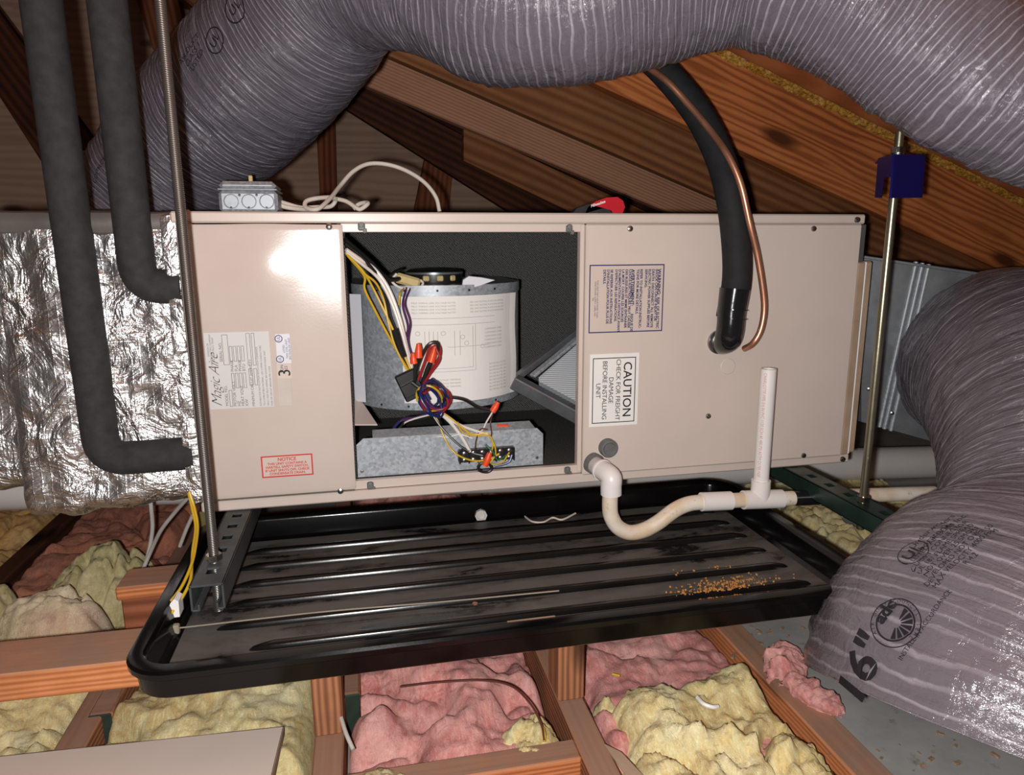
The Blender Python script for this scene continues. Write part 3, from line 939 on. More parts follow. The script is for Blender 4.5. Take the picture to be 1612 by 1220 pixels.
rbox((-.0125, .235, .238), (.024, .462, .452), .008, .008, crump2).build('joint_tape', M['foil'], fp, sharp=None, fixn=False)

mp = thing('metal_plenum', (1.4, .3, .0), 'galvanised sheet metal plenum at the right end of the unit', 'plenum')
def onp(px, py, off=0.0):                                    # the slanted front of the transition
    d, o = ray(px, py), np.array((1.19, .15, 0))
    nrm = np.array((-math.sin(math.radians(27)), -math.cos(math.radians(27)), 0))
    return CAM + d * (np.dot(o - CAM, nrm) / np.dot(d, nrm)) + nrm * off
PN = np.array((-math.sin(math.radians(27)), -math.cos(math.radians(27)), 0))
pts = [onp(1356, 404), onp(1640, 446), onp(1640, 742), onp(1356, 664)]
MB().prism(pts, (0, .42, 0)).build('plenum_box', M['galv_dark'], mp, smooth=False)
for (a, b) in [((1442, 412), (1384, 672)), ((1452, 414), (1392, 675)), ((1462, 416), (1402, 678))]:
    MB().tube([onp(*a), onp(*b)], .0042, 10).build('crimp', M['galv'], mp)
for (px, py) in [(1368, 612), (1490, 470), (1404, 650)]: MB().lathe(onp(px, py), PN, [(0, .005), (.004, .004), (.005, .001)], 10).build('plenum_screw', M['steel'], mp)
MB().bar(pts[0] + PN * .001, pts[1] + PN * .001, .008, .006).build('top_seam', M['galv_dark'], mp)

# ================================================================== AIR HANDLER
ah = thing('air_handler', (.58, .26, 0), 'beige horizontal air handler with its middle panel off, hung above the black pan', 'air handler')
L_, H_, D_ = 1.165, .4675, .52
# shell
MB().box((.58, D_ / 2, H_ - .003), (1.16, D_, .006), .001).build('top_sheet', M['galv_dark'], ah)
MB().box((.58, D_ / 2 + .003, .003), (1.16, D_ - .006, .006), .001).build('bottom_sheet', M['beige'], ah)
MB().box((.58, D_ - .003, H_ / 2), (1.16, .006, H_ - .014), .001).build('back_sheet', M['galv_dark'], ah)
MB().box((.003, D_ / 2, H_ / 2), (.006, D_ - .004, H_ - .002), .001).build('left_end', M['beige'], ah)
MB().box((1.158, D_ / 2, H_ / 2), (.006, D_ - .004, H_ - .014), .001).build('right_end', M['galv_dark'], ah)
MB().box((.577, -.001, .4592), (1.166, .010, .0166), .0025).build('top_rail', M['beige'], ah)
MB().box((.585, -.001, .0085), (1.175, .010, .017), .0025).build('bottom_rail', M['beige'], ah)
MB().box((.011, .001, .235), (.022, .012, .47), .003).build('left_stile', M['beige'], ah)
MB().box((.434, .008, .444), (.396, .012, .0135), .001).build('opening_flange', M['beige'], ah)
MB().box((.434, .008, .0245), (.396, .012, .0150), .001).build('opening_flange', M['beige'], ah)
MB().box((.6275, .008, .235), (.008, .016, .43), .001).build('divider_post', M['beige'], ah)
mb = MB()
for c_, d_ in [((.69, .500, .235), (.92, .02, .44)), ((.69, .26, .449), (.92, .47, .008)), ((.69, .26, .014), (.92, .47, .008)), ((.236, .26, .235), (.010, .47, .43))]:
    MB().box(c_, d_, .002).build('black_lining', M['black_liner'], ah)
def bow(f):                                                # the sheet is slightly oil-canned
    return np.where(f[:, 1] < -.008, .0056 * np.exp(-((f[:, 0] - .122) / .05) ** 2 - ((f[:, 2] - .386) / .055) ** 2), 0)
lp = rbox((.1215, -.0065, .2358), (.237, .013, .4275), .004, .005, bow).build('access_panel', M['panel'], ah, sharp=None, fixn=False)
rp = MB().box((.890, -.0065, .2335), (.520, .011, .4335), .0025).build('access_panel', M['panel_matt'], ah)
MB().box((1.158, .002, .405), (.016, .008, .09), .001).build('corner_post', M['galv_dark'], ah)
# screws and clips
FY = -.0125
scr = [(518, 357), (536, 773), (992, 360), (1281, 360), (1350, 346), (1265, 717), (1327, 723), (1176, 412), (1115, 655), (948, 737)]
proto = None
for k, (px, py) in enumerate(scr):
    q = atY(px, py, FY)
    if proto is None:
        proto = MB().lathe((0, 0, 0), (0, -1, 0), [(-.002, .0052), (.0, .0052), (.002, .0045), (.003, .002), (.0031, .0)], 12).build('screw', M['steel'], ah)
        base = np.array(ah.location)
        proto.data.transform(Matrix.Translation(Vector(base)))
        proto.location = Vector(q - base)
    else:
        c = proto.copy(); col.objects.link(c); c.parent = ah; c.location = Vector(q - np.array(ah.location))
clip = None
for k, (px, py) in enumerate([(569, 357), (896, 360), (583, 764), (893, 740)]):
    q = atY(px, py, .0)
    if clip is None:
        mb = MB()
        mb.box((0, 0, 0), (.011, .006, .012), .002)
        mb.lathe((0, -.002, .003), (0, -1, 0), [(0, .0045), (.004, .004), (.0045, .001)], 10)
        mb.box((.005, -.001, -.006), (.006, .004, .007), .001)
        clip = mb.build('panel_clip', M['grey_plastic'], ah)
        clip.data.transform(Matrix.Translation(Vector(np.array(ah.location))))
        clip.location = Vector(q - np.array(ah.location))
    else:
        c = clip.copy(); col.objects.link(c); c.parent = ah; c.location = Vector(q - np.array(ah.location))
# stickers on the panels: sub-parts of their panel
EX, EZ = np.array((1.0, 0, 0)), np.array((0, 0, 1.0))
LY = np.array((0, -.0002, 0))
def sheet(mb, x0_, z0_, x1_, z1_, y, mi=0, th=.0006): mb.box(((x0_ + x1_) / 2, y + th / 2, (z0_ + z1_) / 2), (x1_ - x0_, th, z1_ - z0_), .0002, mi)
# name plate, read from bottom to top: text x = +z, text y = -x
mb = MB()
a, b = atY(322, 524, -.0135), atY(434, 640, -.0135)
nx0, nx1, nz0, nz1 = a[0] - .002, b[0] - .002, b[2], a[2]
sheet(mb, nx0, nz0, nx1, nz1, -.0137, 0)
def NP(fx, fz): return np.array((nx0 + fx * (nx1 - nx0), -.0140, nz0 + fz * (nz1 - nz0)))
wz = nz1 - nz0
put2d(mb, text2d('Magic Aire', .0215, 'LEFT', .55, bold=-.0004, space=.9), NP(.12, .03), EZ, -EX, 1)
put2d(mb, text2d('DIVISION OF\nUNITED ELECTRIC COMPANY\nWICHITA FALLS, TEXAS', .0036, 'CENTER'), NP(.09, .78), EZ, -EX, 2)
put2d(mb, text2d('MODEL NO.', .006, 'LEFT'), NP(.27, .04), EZ, -EX, 2)
put2d(mb, text2d('SERIAL NO.', .006, 'LEFT'), NP(.24, .62), EZ, -EX, 2)
for (u0, v0, u1, v1) in [(.31, .03, .36, .25), (.27, .58, .36, .97)] + [(.37 + .06 * k, .27, .415 + .06 * k, .47) for k in range(4)] + [(.37 + .06 * k, .62, .415 + .06 * k, .82) for k in range(4)] + [(.64, .30, .70, .52), (.64, .56, .70, .98), (.72, .30, .77, .52), (.72, .56, .77, .98)]:
    p0, p1 = NP(u0, v0), NP(u1, v1)
    put2d(mb, frame2d(0, 0, v1 * wz - v0 * wz, (u1 - u0) * (nx1 - nx0), .0006), NP(u1, v0), EZ, -EX, 2)
for k, s_ in enumerate(['MOTOR VOLT', 'HZ', 'HEAT VOLT', 'KW']): put2d(mb, text2d(s_, .0062, 'LEFT'), NP(.395 + .06 * k, .03), EZ, -EX, 2)
for k, s_ in enumerate(['PHASE', 'FLA', 'PHASE', 'BTU']): put2d(mb, text2d(s_, .0062, 'LEFT'), NP(.395 + .06 * k, .49), EZ, -EX, 2)
put2d(mb, text2d('MINIMUM CIRCUIT AMPACITY', .0055, 'LEFT'), NP(.68, .02), EZ, -EX, 2)
put2d(mb, text2d('SUITABLE FOR INSTALLATION WITH 0 INCH CLEARANCE\nTO COMBUSTIBLE MATERIAL. USE COPPER CONDUCTORS\nONLY. FOR FIELD WIRING SEE DIAGRAM INSIDE UNIT.\nFUSE OR CIRCUIT BREAKER PER CODE', .0036, 'LEFT', line=1.55), NP(.88, .02), EZ, -EX, 2)
mb.build('name_plate', [M['label_grey'], M['ink'], M['ink_grey']], lp, smooth=False)
mb = MB()
a, b = atY(433, 526, -.0135), atY(459, 572, -.0135)
sheet(mb, a[0], b[2], b[0], a[2], -.0137, 0)
cx, cz = (a[0] + b[0]) / 2, (a[2] + b[2]) / 2
for sg in (-1, 1):
    put2d(mb, ring2d(-.006, sg * .016, .0058, .0012), (cx, -.0140, cz), EX, EZ, 1)
    put2d(mb, text2d('UL', .0062), (cx - .006, -.0140, cz + sg * .016), EZ, -EX, 1)
put2d(mb, text2d('LISTED\nFAN COIL UNIT\nSECTION OF UNIT', .0042), (cx + .005, -.0140, cz), EZ, -EX, 1)
mb.build('listing_sticker', [M['label_light'], M['ink_navy']], lp, smooth=False)
mb = MB()
a, b = atY(435, 573, -.0135), atY(460, 596, -.0135)
sheet(mb, a[0], b[2], b[0], a[2], -.0137, 0)
put2d(mb, text2d('3', .026), ((a[0] + b[0]) / 2 + .001, -.0140, b[2] + .010), EZ, -EX, 1)
put2d(mb, text2d('TON\nR22', .006), ((a[0] + b[0]) / 2, -.0140, a[2] - .008), EZ, -EX, 1)
mb.build('number_sticker', [M['label_beige'], M['ink']], lp, smooth=False)
mb = MB()
a, b = atY(436, 597, -.0135), atY(461, 638, -.0135)
sheet(mb, a[0], b[2], b[0], a[2], -.0137, 0)
mb.build('worn_sticker', M['label_dull'], lp, smooth=False)
# NOTICE sticker (upright)
mb = MB()
a, b = atY(410, 716, -.0135), atY(494, 751, -.0135)
ex = EX
ez = EZ
W_, Hn = b[0] - a[0], .036
o = np.array(((a[0] + b[0]) / 2, -.0138, (atY(452, 733, -.0135))[2]))
tilt = .0
mb.box(o + (0, .0003, 0), (W_, .0006, Hn), .0002, 0)
put2d(mb, frame2d(-W_ / 2, -Hn / 2, W_ / 2, Hn / 2, .0022), o - (0, .0003, 0), EX, EZ, 1)
put2d(mb, text2d('NOTICE', .0078, bold=.0002), o + (0, -.0003, .0110), EX, EZ, 1)
put2d(mb, text2d('THIS UNIT CONTAINS A\nHARTELL SAFETY SWITCH.\nIF UNIT SHUTS OFF, CHECK\nCONDENSATE DRAIN.', .0055, line=1.0, bold=.00015), o + (0, -.0003, -.0040), EX, EZ, 1)
mb.build('notice_sticker', [M['label_beige'], M['ink_red']], lp, smooth=False)
# right panel stickers, read from top to bottom: text x = -z, text y = +x
mb = MB()
a, b = atY(928, 417, -.0125), atY(1042, 521, -.0125)
wx0, wx1, wz0, wz1 = a[0], b[0], b[2], a[2]
sheet(mb, wx0, wz0, wx1, wz1, -.0127, 0)
yL = -.0131
put2d(mb, frame2d(wx0, wz0, wx1, wz1, .0019), (0, yL, 0), EX, EZ, 1)
cz = (wz0 + wz1) / 2
def WP(fx, z=None): return np.array((wx0 + fx * (wx1 - wx0), yL, wz1 - .008 if z is None else z))
put2d(mb, text2d('WARNING:', .0088, 'LEFT', bold=.0003), WP(.93), -EZ, EX, 1)
put2d(mb, text2d('RISK OF ELECTRIC', .0066, 'LEFT', bold=.0002), WP(.93, wz1 - .056), -EZ, EX, 1)
put2d(mb, text2d('SHOCK CAN CAUSE INJURY OR\nDEATH. DISCONNECT ALL REMOTE\nELECTRIC POWER SUPPLIES BEFORE\nSERVICING.', .0062, 'LEFT', line=1.02, bold=.0002), WP(.825), -EZ, EX, 1)
put2d(mb, text2d('REFER TO INSTALLATION INSTRUC-\nTIONS FOR MORE DETAILS.', .0062, 'LEFT', line=1.02, bold=.0002), WP(.665), -EZ, EX, 1)
put2d(mb, text2d('AVERTISSEMENT:', .0082, 'LEFT', bold=.0003), WP(.575), -EZ, EX, 1)
put2d(mb, text2d('RISQUE DE', .0062, 'LEFT', bold=.0002), WP(.575, wz1 - .083), -EZ, EX, 1)
put2d(mb, text2d('CHOCS ELECTRIQUES. PEUT CAUSER\nDES BLESSURES ET MEME ENTRAINER\nLA MORT. COUPER LES SOURCES\nD\'ALIMENTATION A DISTANCE AVANT\nD\'EFFECTUER LES REPARATIONS.', .0060, 'LEFT', line=1.02, bold=.0002), WP(.445), -EZ, EX, 1)
put2d(mb, text2d('SE REFERER AUX INSTRUCTIONS\nD\'INSTALLATION POUR PLUS DE\nDETAILS.', .0062, 'LEFT', line=1.02, bold=.0002), WP(.245), -EZ, EX, 1)
put2d(mb, text2d('THIS UNIT MAY HAVE MORE THAN\nONE POWER SUPPLY. LABEL NO.\n703', .0040, 'CENTER'), WP(.08, cz), -EZ, EX, 1)
mb.build('warning_sticker', [M['label_beige'], M['ink_navy']], rp, smooth=False)
mb = MB()
a, b = atY(929, 558, -.0125), atY(1003, 668, -.0125)
wx0, wx1, wz0, wz1 = a[0], b[0], b[2], a[2]
sheet(mb, wx0, wz0, wx1, wz1, -.0127, 0)
put2d(mb, frame2d(wx0 + .005, wz0 + .006, wx1 - .006, wz1 - .007, .0015), (0, yL, 0), EX, EZ, 1)
cz = (wz0 + wz1) / 2
put2d(mb, text2d('CAUTION', .0215, 'CENTER', bold=.0002, space=1.02), WP(.76, cz), -EZ, EX, 1)
for fx, s_ in [(.575, 'CHECK FOR FREIGHT'), (.43, 'DAMAGE'), (.30, 'BEFORE INSTALLING'), (.17, 'UNIT')]:
    put2d(mb, text2d(s_, .0118, 'CENTER', space=.95), WP(fx, cz), -EZ, EX, 1)
mb.build('caution_sticker', [M['paper'], M['ink']], rp, smooth=False)
q = atY(1146, 577, -.0125)
MB().lathe(q, (0, -1, 0), [(-.002, .0145), (0, .0145), (.0008, .0135), (.0009, .001)], 28).build('knockout', M['panel_matt'], rp)
q = atY(956, 704, -.0125)
MB().lathe(q, (0, -1, 0), [(-.002, .0165), (.010, .0165), (.013, .0150), (.0135, .012), (.0115, .010), (.0115, .001)], 28).build('drain_plug', M['grey_plastic'], ah)

# blower inside
bx, by, brad = .401, .225, .155
zl, zh = .128, .345
hs = MB()
ang = np.linspace(math.radians(180), math.radians(372), 60)
rad = np.where(ang < math.radians(300), brad, brad * (1 + .10 * ((ang - math.radians(300)) / math.radians(70)) ** 2))
ring_ = lambda z: np.stack([bx + rad * np.cos(ang), by + rad * np.sin(ang) * .86, np.full_like(ang, z)], 1)
G = np.stack([ring_(z) for z in np.linspace(zl, zh, 8)], 0)
hs.grid(G)
hs.build('blower_scroll', M['galv'], ah, fixn=False)
mb = MB()
top_poly = np.vstack([ring_(zh), [(bx + .165, by + .20, zh), (bx - .155, by + .20, zh)]])
mb.prism(top_poly, (0, 0, .003))
mb.build('scroll_side', M['galv_dark'], ah)
mb = MB()
bot = top_poly.copy(); bot[:, 2] = zl
mb.prism(bot, (0, 0, -.003))
mb.build('scroll_side', M['galv_dark'], ah)
mb = MB()
o_ = (ring_(zh) - (bx, by, 0)) * (1.012, 1.012, 1) + (bx, by, 0)
mb.grid(np.stack([o_ * (1, 1, 0) + (0, 0, zh + .003), o_ * (1, 1, 0) + (0, 0, zh - .014)], 0))
mb.build('scroll_rim', M['galv'], ah, fixn=False)
mb = MB()
mb.grid(np.stack([o_ * (1, 1, 0) + (0, 0, zl + .008), o_ * (1, 1, 0) + (0, 0, zl - .003)], 0))
mb.build('scroll_rim', M['galv'], ah, fixn=False)
for a0 in np.linspace(math.radians(225), math.radians(330), 6):
    for z in (zh - .006, zl + .004):
        p = np.array((bx + brad * 1.012 * math.cos(a0), by + brad * 1.012 * .86 * math.sin(a0), z))
        MB().lathe(p, (math.cos(a0), math.sin(a0), 0), [(-.002, .0022), (.0015, .002), (.002, .0005)], 8).build('rim_screw', M['black'], ah)
MB().prism([(bx - brad - .012, .15, zl + .01), (bx - brad + .016, .128, zl + .01), (bx - brad + .016, .128, zh - .012), (bx - brad - .012, .15, zh - .012)], (.0, .002, 0)).build('outlet_plate', M['label_light'], ah, smooth=False)
# wiring diagram sheet round the scroll
a0, a1 = math.radians(243), math.radians(333)
n_ = 30
aa = np.linspace(a0, a1, n_)
def on_scroll(a, z, off):
    r = np.interp(a, ang, rad) + off
    return np.stack([bx + r * np.cos(a), by + r * np.sin(a) * .86, z + 0 * a], 1)
mb = MB()
G = np.stack([on_scroll(aa, np.full(n_, z), .0022 + .0012 * math.sin(z * 40) + (.004 * np.clip((aa - a1 + .12) / .12, 0, 1))) for z in np.linspace(zl + .010, zh - .016, 10)], 0)
mb.grid(G, 0)
def scr_text(VF, fa, fz, mi=1):
    V, F = VF
    if not len(V): return
    a = a0 + fa * (a1 - a0) + V[:, 0] / (brad * .93)
    z = zl + .010 + fz * (zh - zl - .026) + V[:, 1]
    mb.add(on_scroll(np.clip(a, a0, a1), z, .0048), F, mi)
def hl(fa0, fa1, fz, t=.0007):
    xs_ = np.linspace(0, (fa1 - fa0) * (a1 - a0) * brad * .93, 14)
    V = np.vstack([np.stack([xs_, xs_ * 0 - t / 2], 1), np.stack([xs_, xs_ * 0 + t / 2], 1)])
    scr_text((V, [(k, k + 1, 14 + k + 1, 14 + k) for k in range(13)]), fa0, fz)
def vl(fa, fz0, fz1, t=.0007): scr_text(rect2d(-t / 2, 0, t / 2, (fz1 - fz0) * (zh - zl - .026)), fa, fz0)
for r_ in range(4):
    scr_text(text2d('FIELD WIRING LINE VOLTAGE NOTES', .0042, 'LEFT'), .08, .94 - r_ * .03)
    scr_text(text2d('SEE UNIT RATING PLATE FOR MOTOR', .0042, 'LEFT'), .50, .94 - r_ * .03)
hl(.08, .72, .80); hl(.08, .72, .74); vl(.54, .30, .74); vl(.52, .33, .72); hl(.10, .54, .30); hl(.10, .52, .33); hl(.33, .66, .53)
for fa in (.17, .20, .23, .26): vl(fa, .52, .68)
for fa in (.38, .42): vl(fa, .45, .68)
for (fa, fz) in [(.12, .66), (.3, .66), (.44, .62), (.47, .56), (.6, .52)]: scr_text(ring2d(0, 0, .004, .0007, 12), fa, fz)
for r_ in range(6): scr_text(text2d('COMPONENT CODE', .0042, 'LEFT'), .62, .68 - r_ * .035)
for r_ in range(9): scr_text(text2d('BLK RED BLU YEL ORG', .0042, 'LEFT'), .66, .34 - r_ * .032)
for r_ in range(3): scr_text(text2d('LOW VOLTAGE TERMINAL', .0042, 'LEFT'), .2, .22 - r_ * .032)
mb.build('wiring_diagram', [M['paper'], M['ink_faint']], ah, smooth=False, fixn=False)
# motor on the scroll
MX, MY = .398, .19
mo = MB().lathe((MX, MY, zh + .003), (0, 0, 1), [(0, .052), (.004, .053), (.021, .053), (.024, .049), (.026, .02), (.026, .001)], 40).build('blower_motor', M['black'], ah)
for aa_ in (-112, -84, -56):
    a_ = math.radians(aa_)
    MB().box((MX + .053 * math.cos(a_), MY + .053 * math.sin(a_), zh + .013), (.012, .004, .010), .003, 0, Matrix.Rotation(a_ + math.pi / 2, 3, 'Z')).build('motor_vent', M['cap'], mo)
MB().tube([(MX, MY, zh + .020), (MX, MY, zh + .0235)], .0542, 36).build('motor_band', M['galv_dark'], mo)
def WY(px, py, y): return atY(px, py, y)
cpz = MB()
cpz.bar(WY(622, 436, .11), WY(661, 447, .11), .014, .018, b=.004)
cp_ = cpz.build('capacitor', M['cap'], ah)
mb = MB()
for dz in (0,):
    mb.tube([WY(624, 431, .105), WY(617, 442, .10), WY(628, 452, .10), WY(645, 455, .10), WY(660, 453, .10), WY(666, 446, .105), WY(662, 441, .11)], .0022, 8)
mb.build('capacitor_strap', M['w_white'], cp_)
mb = MB()
mb.prism([WY(727, 455, .10), WY(729, 441, .10), WY(738, 435, .10), WY(758, 437, .10), WY(779, 441, .10), WY(757, 449, .10), WY(737, 455, .10)], (0, .006, .001))
mb.build('motor_bracket', M['label_light'], ah)
# metal corner sheet at the lower left and terminal plate
MB().prism([WY(557, 630, .14), WY(570, 632, .14), WY(594, 668, .05), WY(557, 668, .05)], (0, 0, -.002)).build('corner_sheet', M['beige'], ah)
pl = [(.2425, .088), (.254, .0985), (.556, .0985), (.567, .0875), (.567, .031), (.2425, .031)]
yt = .024
MB().prism([(x, yt, z) for x, z in pl], (0, .0018, 0)).build('terminal_plate', M['galv'], ah, smooth=False)
MB().prism([(.27, .026, .0985), (.553, .026, .0985), (.548, .05, .106), (.27, .05, .106)], (0, 0, -.001)).build('plate_flange', M['galv'], ah, smooth=False)
tb = MB()
c0, c1 = WY(722, 716, yt), WY(806, 710, yt)
tb.box((c0 + c1) / 2 + (0, -.007, 0), (c1[0] - c0[0] + .004, .014, .022), .002)
for k in range(7): tb.box((c0[0] + (c1[0] - c0[0]) * k / 6, yt - .011, (c0[2] + c1[2]) / 2), (.0022, .014, .024), .0006)
tbo = tb.build('terminal_block', M['black'], ah)
for row in (0, 1):
    for k in range(6):
        f = (k + .5) / 6
        p = c0 + (c1 - c0) * f + (0, -.014, .006 if row == 0 else -.006)
        MB().lathe(p, (0, -1, 0), [(0, .0042), (.003, .004), (.0036, .003), (.0036, .0)], 10).build('terminal_screw', M['steel'], tbo)
for px, py in [(737, 687), (845, 720), (570, 742)]:
    MB().lathe(WY(px, py, yt), (0, -1, 0), [(0, .003), (.002, .0026), (.0024, .0005)], 8).build('plate_screw', M['steel'], ah)
# coil at the right of the opening: a tilted slab of fins in a frame
yA, yB = .10, .30
q0, q1, q2, q3 = WY(826, 592, .16), WY(945, 506, .16), WY(945, 640, .05), WY(852, 592, .10)
MB().prism([WY(848, 594, .12), WY(960, 497, .19), WY(960, 660, .06), WY(848, 600, .118)], (.006, .02, -.02)).build('coil_fins', M['coilfin'], ah, smooth=False)
MB().bar(WY(808, 600, .11), WY(960, 682, .05), .02, .026, up=(0, -.3, 1), b=.002).build('coil_frame', M['galv_dark'], ah)
MB().bar(WY(816, 592, .13), WY(960, 482, .21), .012, .012, up=(0, 1, .3), b=.001).build('coil_frame', M['galv_dark'], ah)
MB().bar(WY(838, 592, .117), WY(960, 492, .187), .006, .014, up=(0, 1, .3), b=.001).build('coil_frame', M['galv'], ah)
# filter rack strips at the right end
MB().box((1.178, .03, .2), (.026, .055, .368), .003).build('filter_rack', M['tan'], ah)
MB().box((1.158, -.004, .2), (.016, .012, .365), .002).build('filter_rack', M['tan'], ah)
MB().box((1.171, -.002, .2), (.003, .006, .366), .001).build('rack_lip', M['paper'], ah)

# ---- wires inside (each its own part)
def wire(mat, pts, r=.0019, name='wire', parent=ah):
    P = []
    for q in pts:
        y = q[2] if len(q) > 2 else None
        P.append((q[0], q[1], y))
    n = len(P)
    ys = [p[2] for p in P]
    known = [(k, y) for k, y in enumerate(ys) if y is not None]
    yy = np.interp(range(n), [k for k, _ in known], [y for _, y in known])
    return MB().tube([WY(p[0], p[1], y) for p, y in zip(P, yy)], r, 8).build(name, M[mat], parent)
wire('black', [(543, 377, .02), (560, 392), (585, 414, .06), (600, 430), (616, 440, .09), (640, 436, .12)], .0042)
wire('black', [(543, 383, .02), (570, 405), (592, 430, .05), (604, 440), (622, 428, .11), (632, 424, .13)], .003)
wire('w_white', [(545, 393, .02), (568, 409), (590, 424, .05), (612, 455), (629, 500, .045), (641, 550), (652, 585), (664, 618, .04)], .0032)
wire('w_white', [(545, 397, .02), (570, 416), (597, 440, .05), (617, 478), (633, 525, .04), (645, 570), (660, 615, .04)], .0028)
wire('w_yellow', [(545, 399, .02), (572, 428), (588, 455, .04), (610, 500), (630, 545, .04), (650, 590), (662, 620, .035)], .002)
wire('w_yellow', [(547, 402, .02), (573, 434, .04), (574, 455), (590, 488), (615, 535, .04), (638, 575), (654, 600, .035)], .002)
wire('w_yellow', [(575, 432, .03), (592, 446), (604, 472, .04), (612, 510), (622, 545), (640, 582, .035)], .0018)
wire('black', [(584, 437, .05), (606, 470), (614, 500, .05), (626, 530), (634, 560), (650, 596, .04)], .0028)
wire('black', [(622, 518, .042), (636, 562, .04)], .0065, 'wire_sleeve')
wire('w_purple', [(640, 453, .10), (634, 480, .07), (642, 515), (637, 545, .05), (652, 585), (664, 612, .04)], .0018)
wire('w_purple', [(646, 454, .10), (638, 478, .07), (646, 508), (643, 540, .05), (656, 580), (668, 608, .04)], .0018)
wire('w_yellow', [(636, 454, .10), (630, 462, .07), (628, 480)], .0018)
wire('w_red', [(654, 610, .03), (668, 572), (678, 546, .015), (690, 544), (692, 560, .015), (680, 582), (664, 600, .03)], .0026)
wire('black', [(650, 606, .03), (660, 570), (674, 543, .012), (688, 540), (690, 552, .012)], .0028)
wire('w_red', [(658, 618, .03), (676, 590), (692, 566, .01), (686, 548)], .0022)
wire('black', [(652, 612, .03), (655, 580), (659, 562, .02)], .0045)
wire('black', [(664, 610, .03), (672, 585), (680, 566, .018)], .0045)
wire('w_purple', [(656, 612, .03), (652, 575), (650, 560, .025)], .0022)
for a, b, sh in [((659, 563), (659, 541), .018), ((652, 572), (650, 556), .022), ((678, 570), (685, 546), .014)]:
    MB().tube([WY(*a, sh), WY(a[0] * .6 + b[0] * .4, a[1] * .6 + b[1] * .4, sh), WY(*b, sh)], [.0068, .0062, .0036], 12).build('wire_nut', M['orange'], ah)
mb = MB()
mb.bar(WY(636, 586, .03), WY(655, 626, .03), .012, .036, up=(.9, .05, -.45), b=.002)
mb.bar(WY(640, 604, .022), WY(650, 622, .022), .006, .026, up=(.9, .05, -.45), b=.001)
mb.build('plug_connector', M['black'], ah)
wire('black', [(648, 602, .02), (664, 612, .015), (676, 606), (682, 596, .02)], .0032, 'cable_tie')
# coiled surplus of blue, red and yellow wire
cols = ['w_blue', 'w_blue', 'w_red', 'w_blue', 'w_yellow', 'w_blue', 'w_purple', 'w_red', 'w_blue', 'black']
for k, cm in enumerate(cols):
    cx_, cy_ = 682 + (k % 4) * 4 - 6, 622 + (k % 3) * 5 - 4
    rx_, ry_ = 14 + (k * 5) % 12, 20 + (k * 7) % 12
    th0 = 2.2 + .25 * k
    pts = []
    for s_ in np.linspace(0, 5.6, 11):
        a_ = th0 + s_
        u_, v_ = rx_ * math.cos(a_), ry_ * math.sin(a_)
        pts.append((cx_ + u_ * .8 + v_ * .42, cy_ + v_ * .8 - u_ * .25 + 4, .012 + .012 * math.sin(a_ * 1.3 + k)))
    pts = [(660, 600 + k, .03)] + pts + [(676 + k, 648 + (k % 3) * 2, .03)]
    wire(cm, pts, .0019)
wire('black', [(700, 624, .02), (730, 629, .02), (752, 641, .03), (775, 646, .03)], .0026)
wire('w_white', [(680, 640, .03), (708, 664, .03), (728, 690, .018), (740, 712, .008)], .0030)
wire('w_white', [(684, 640, .03), (714, 664, .03), (745, 677), (770, 684, .016)], .0026)
wire('w_yellow', [(676, 640, .03), (690, 665), (700, 690, .018), (716, 713, .006), (744, 725), (770, 723), (786, 714, .006)], .0016)
wire('w_yellow', [(690, 645, .03), (712, 660), (730, 675, .02), (745, 684), (768, 681, .016)], .0016)
wire('w_yellow', [(720, 664, .03), (728, 680), (748, 686, .018), (770, 686), (776, 700, .006), (772, 716, .004)], .0014)
wire('w_yellow', [(768, 682, .016), (778, 700, .006), (780, 716, .004), (772, 730), (790, 728), (802, 712, .004)], .0014)
wire('w_green', [(764, 700, .006), (776, 712, .002), (784, 724, .002), (798, 716, .004)], .0016)
wire('black', [(674, 642, .03), (694, 672), (722, 700, .012), (742, 712), (760, 717, .004)], .0020)
wire('w_blue', [(778, 734, .004), (800, 728, .002), (806, 716, .004)], .0024)
wire('black', [(752, 736, .006), (758, 729), (770, 730), (774, 738, .004), (768, 743), (757, 742), (752, 736)], .0028, 'ring_terminal')
MB().tube([WY(763, 733, .002), WY(767, 724, .002), WY(771, 713, .002)], [.0055, .0062, .0045], 12).build('wire_nut', M['orange'], ah)
MB().tube([WY(775, 648, .028), WY(779, 642, .028), WY(784, 633, .028)], [.0058, .006, .0038], 12).build('wire_nut', M['orange'], ah)
MB().tube([WY(783, 671, .04), WY(800, 671, .04)], .004, 10).build('wire_nut', M['orange'], ah)
wire('w_white', [(775, 649, .028), (766, 664, .03), (760, 676, .03), (752, 682, .02)], .0015)
wire('w_brown', [(776, 650, .028), (772, 665, .03), (774, 682, .02), (772, 690, .012)], .0013)
wire('w_brown', [(748, 706, .008), (750, 692, .014), (756, 676, .022), (768, 676, .02)], .0013)
wire('w_blue', [(678, 646, .035), (660, 656), (635, 660, .06), (620, 675), (615, 690, .05)], .002)
wire('w_purple', [(682, 650, .035), (655, 657), (630, 663, .06), (616, 680), (613, 692, .05)], .002)
wire('w_white', [(680, 652, .035), (650, 660), (634, 668, .06), (622, 685, .05)], .0016)
wire('black', [(690, 648, .035), (670, 658), (640, 662, .06), (626, 680, .05)], .002)
wire('w_white', [(690, 687, .022), (706, 688), (724, 684, .02), (744, 690, .014)], .0011)

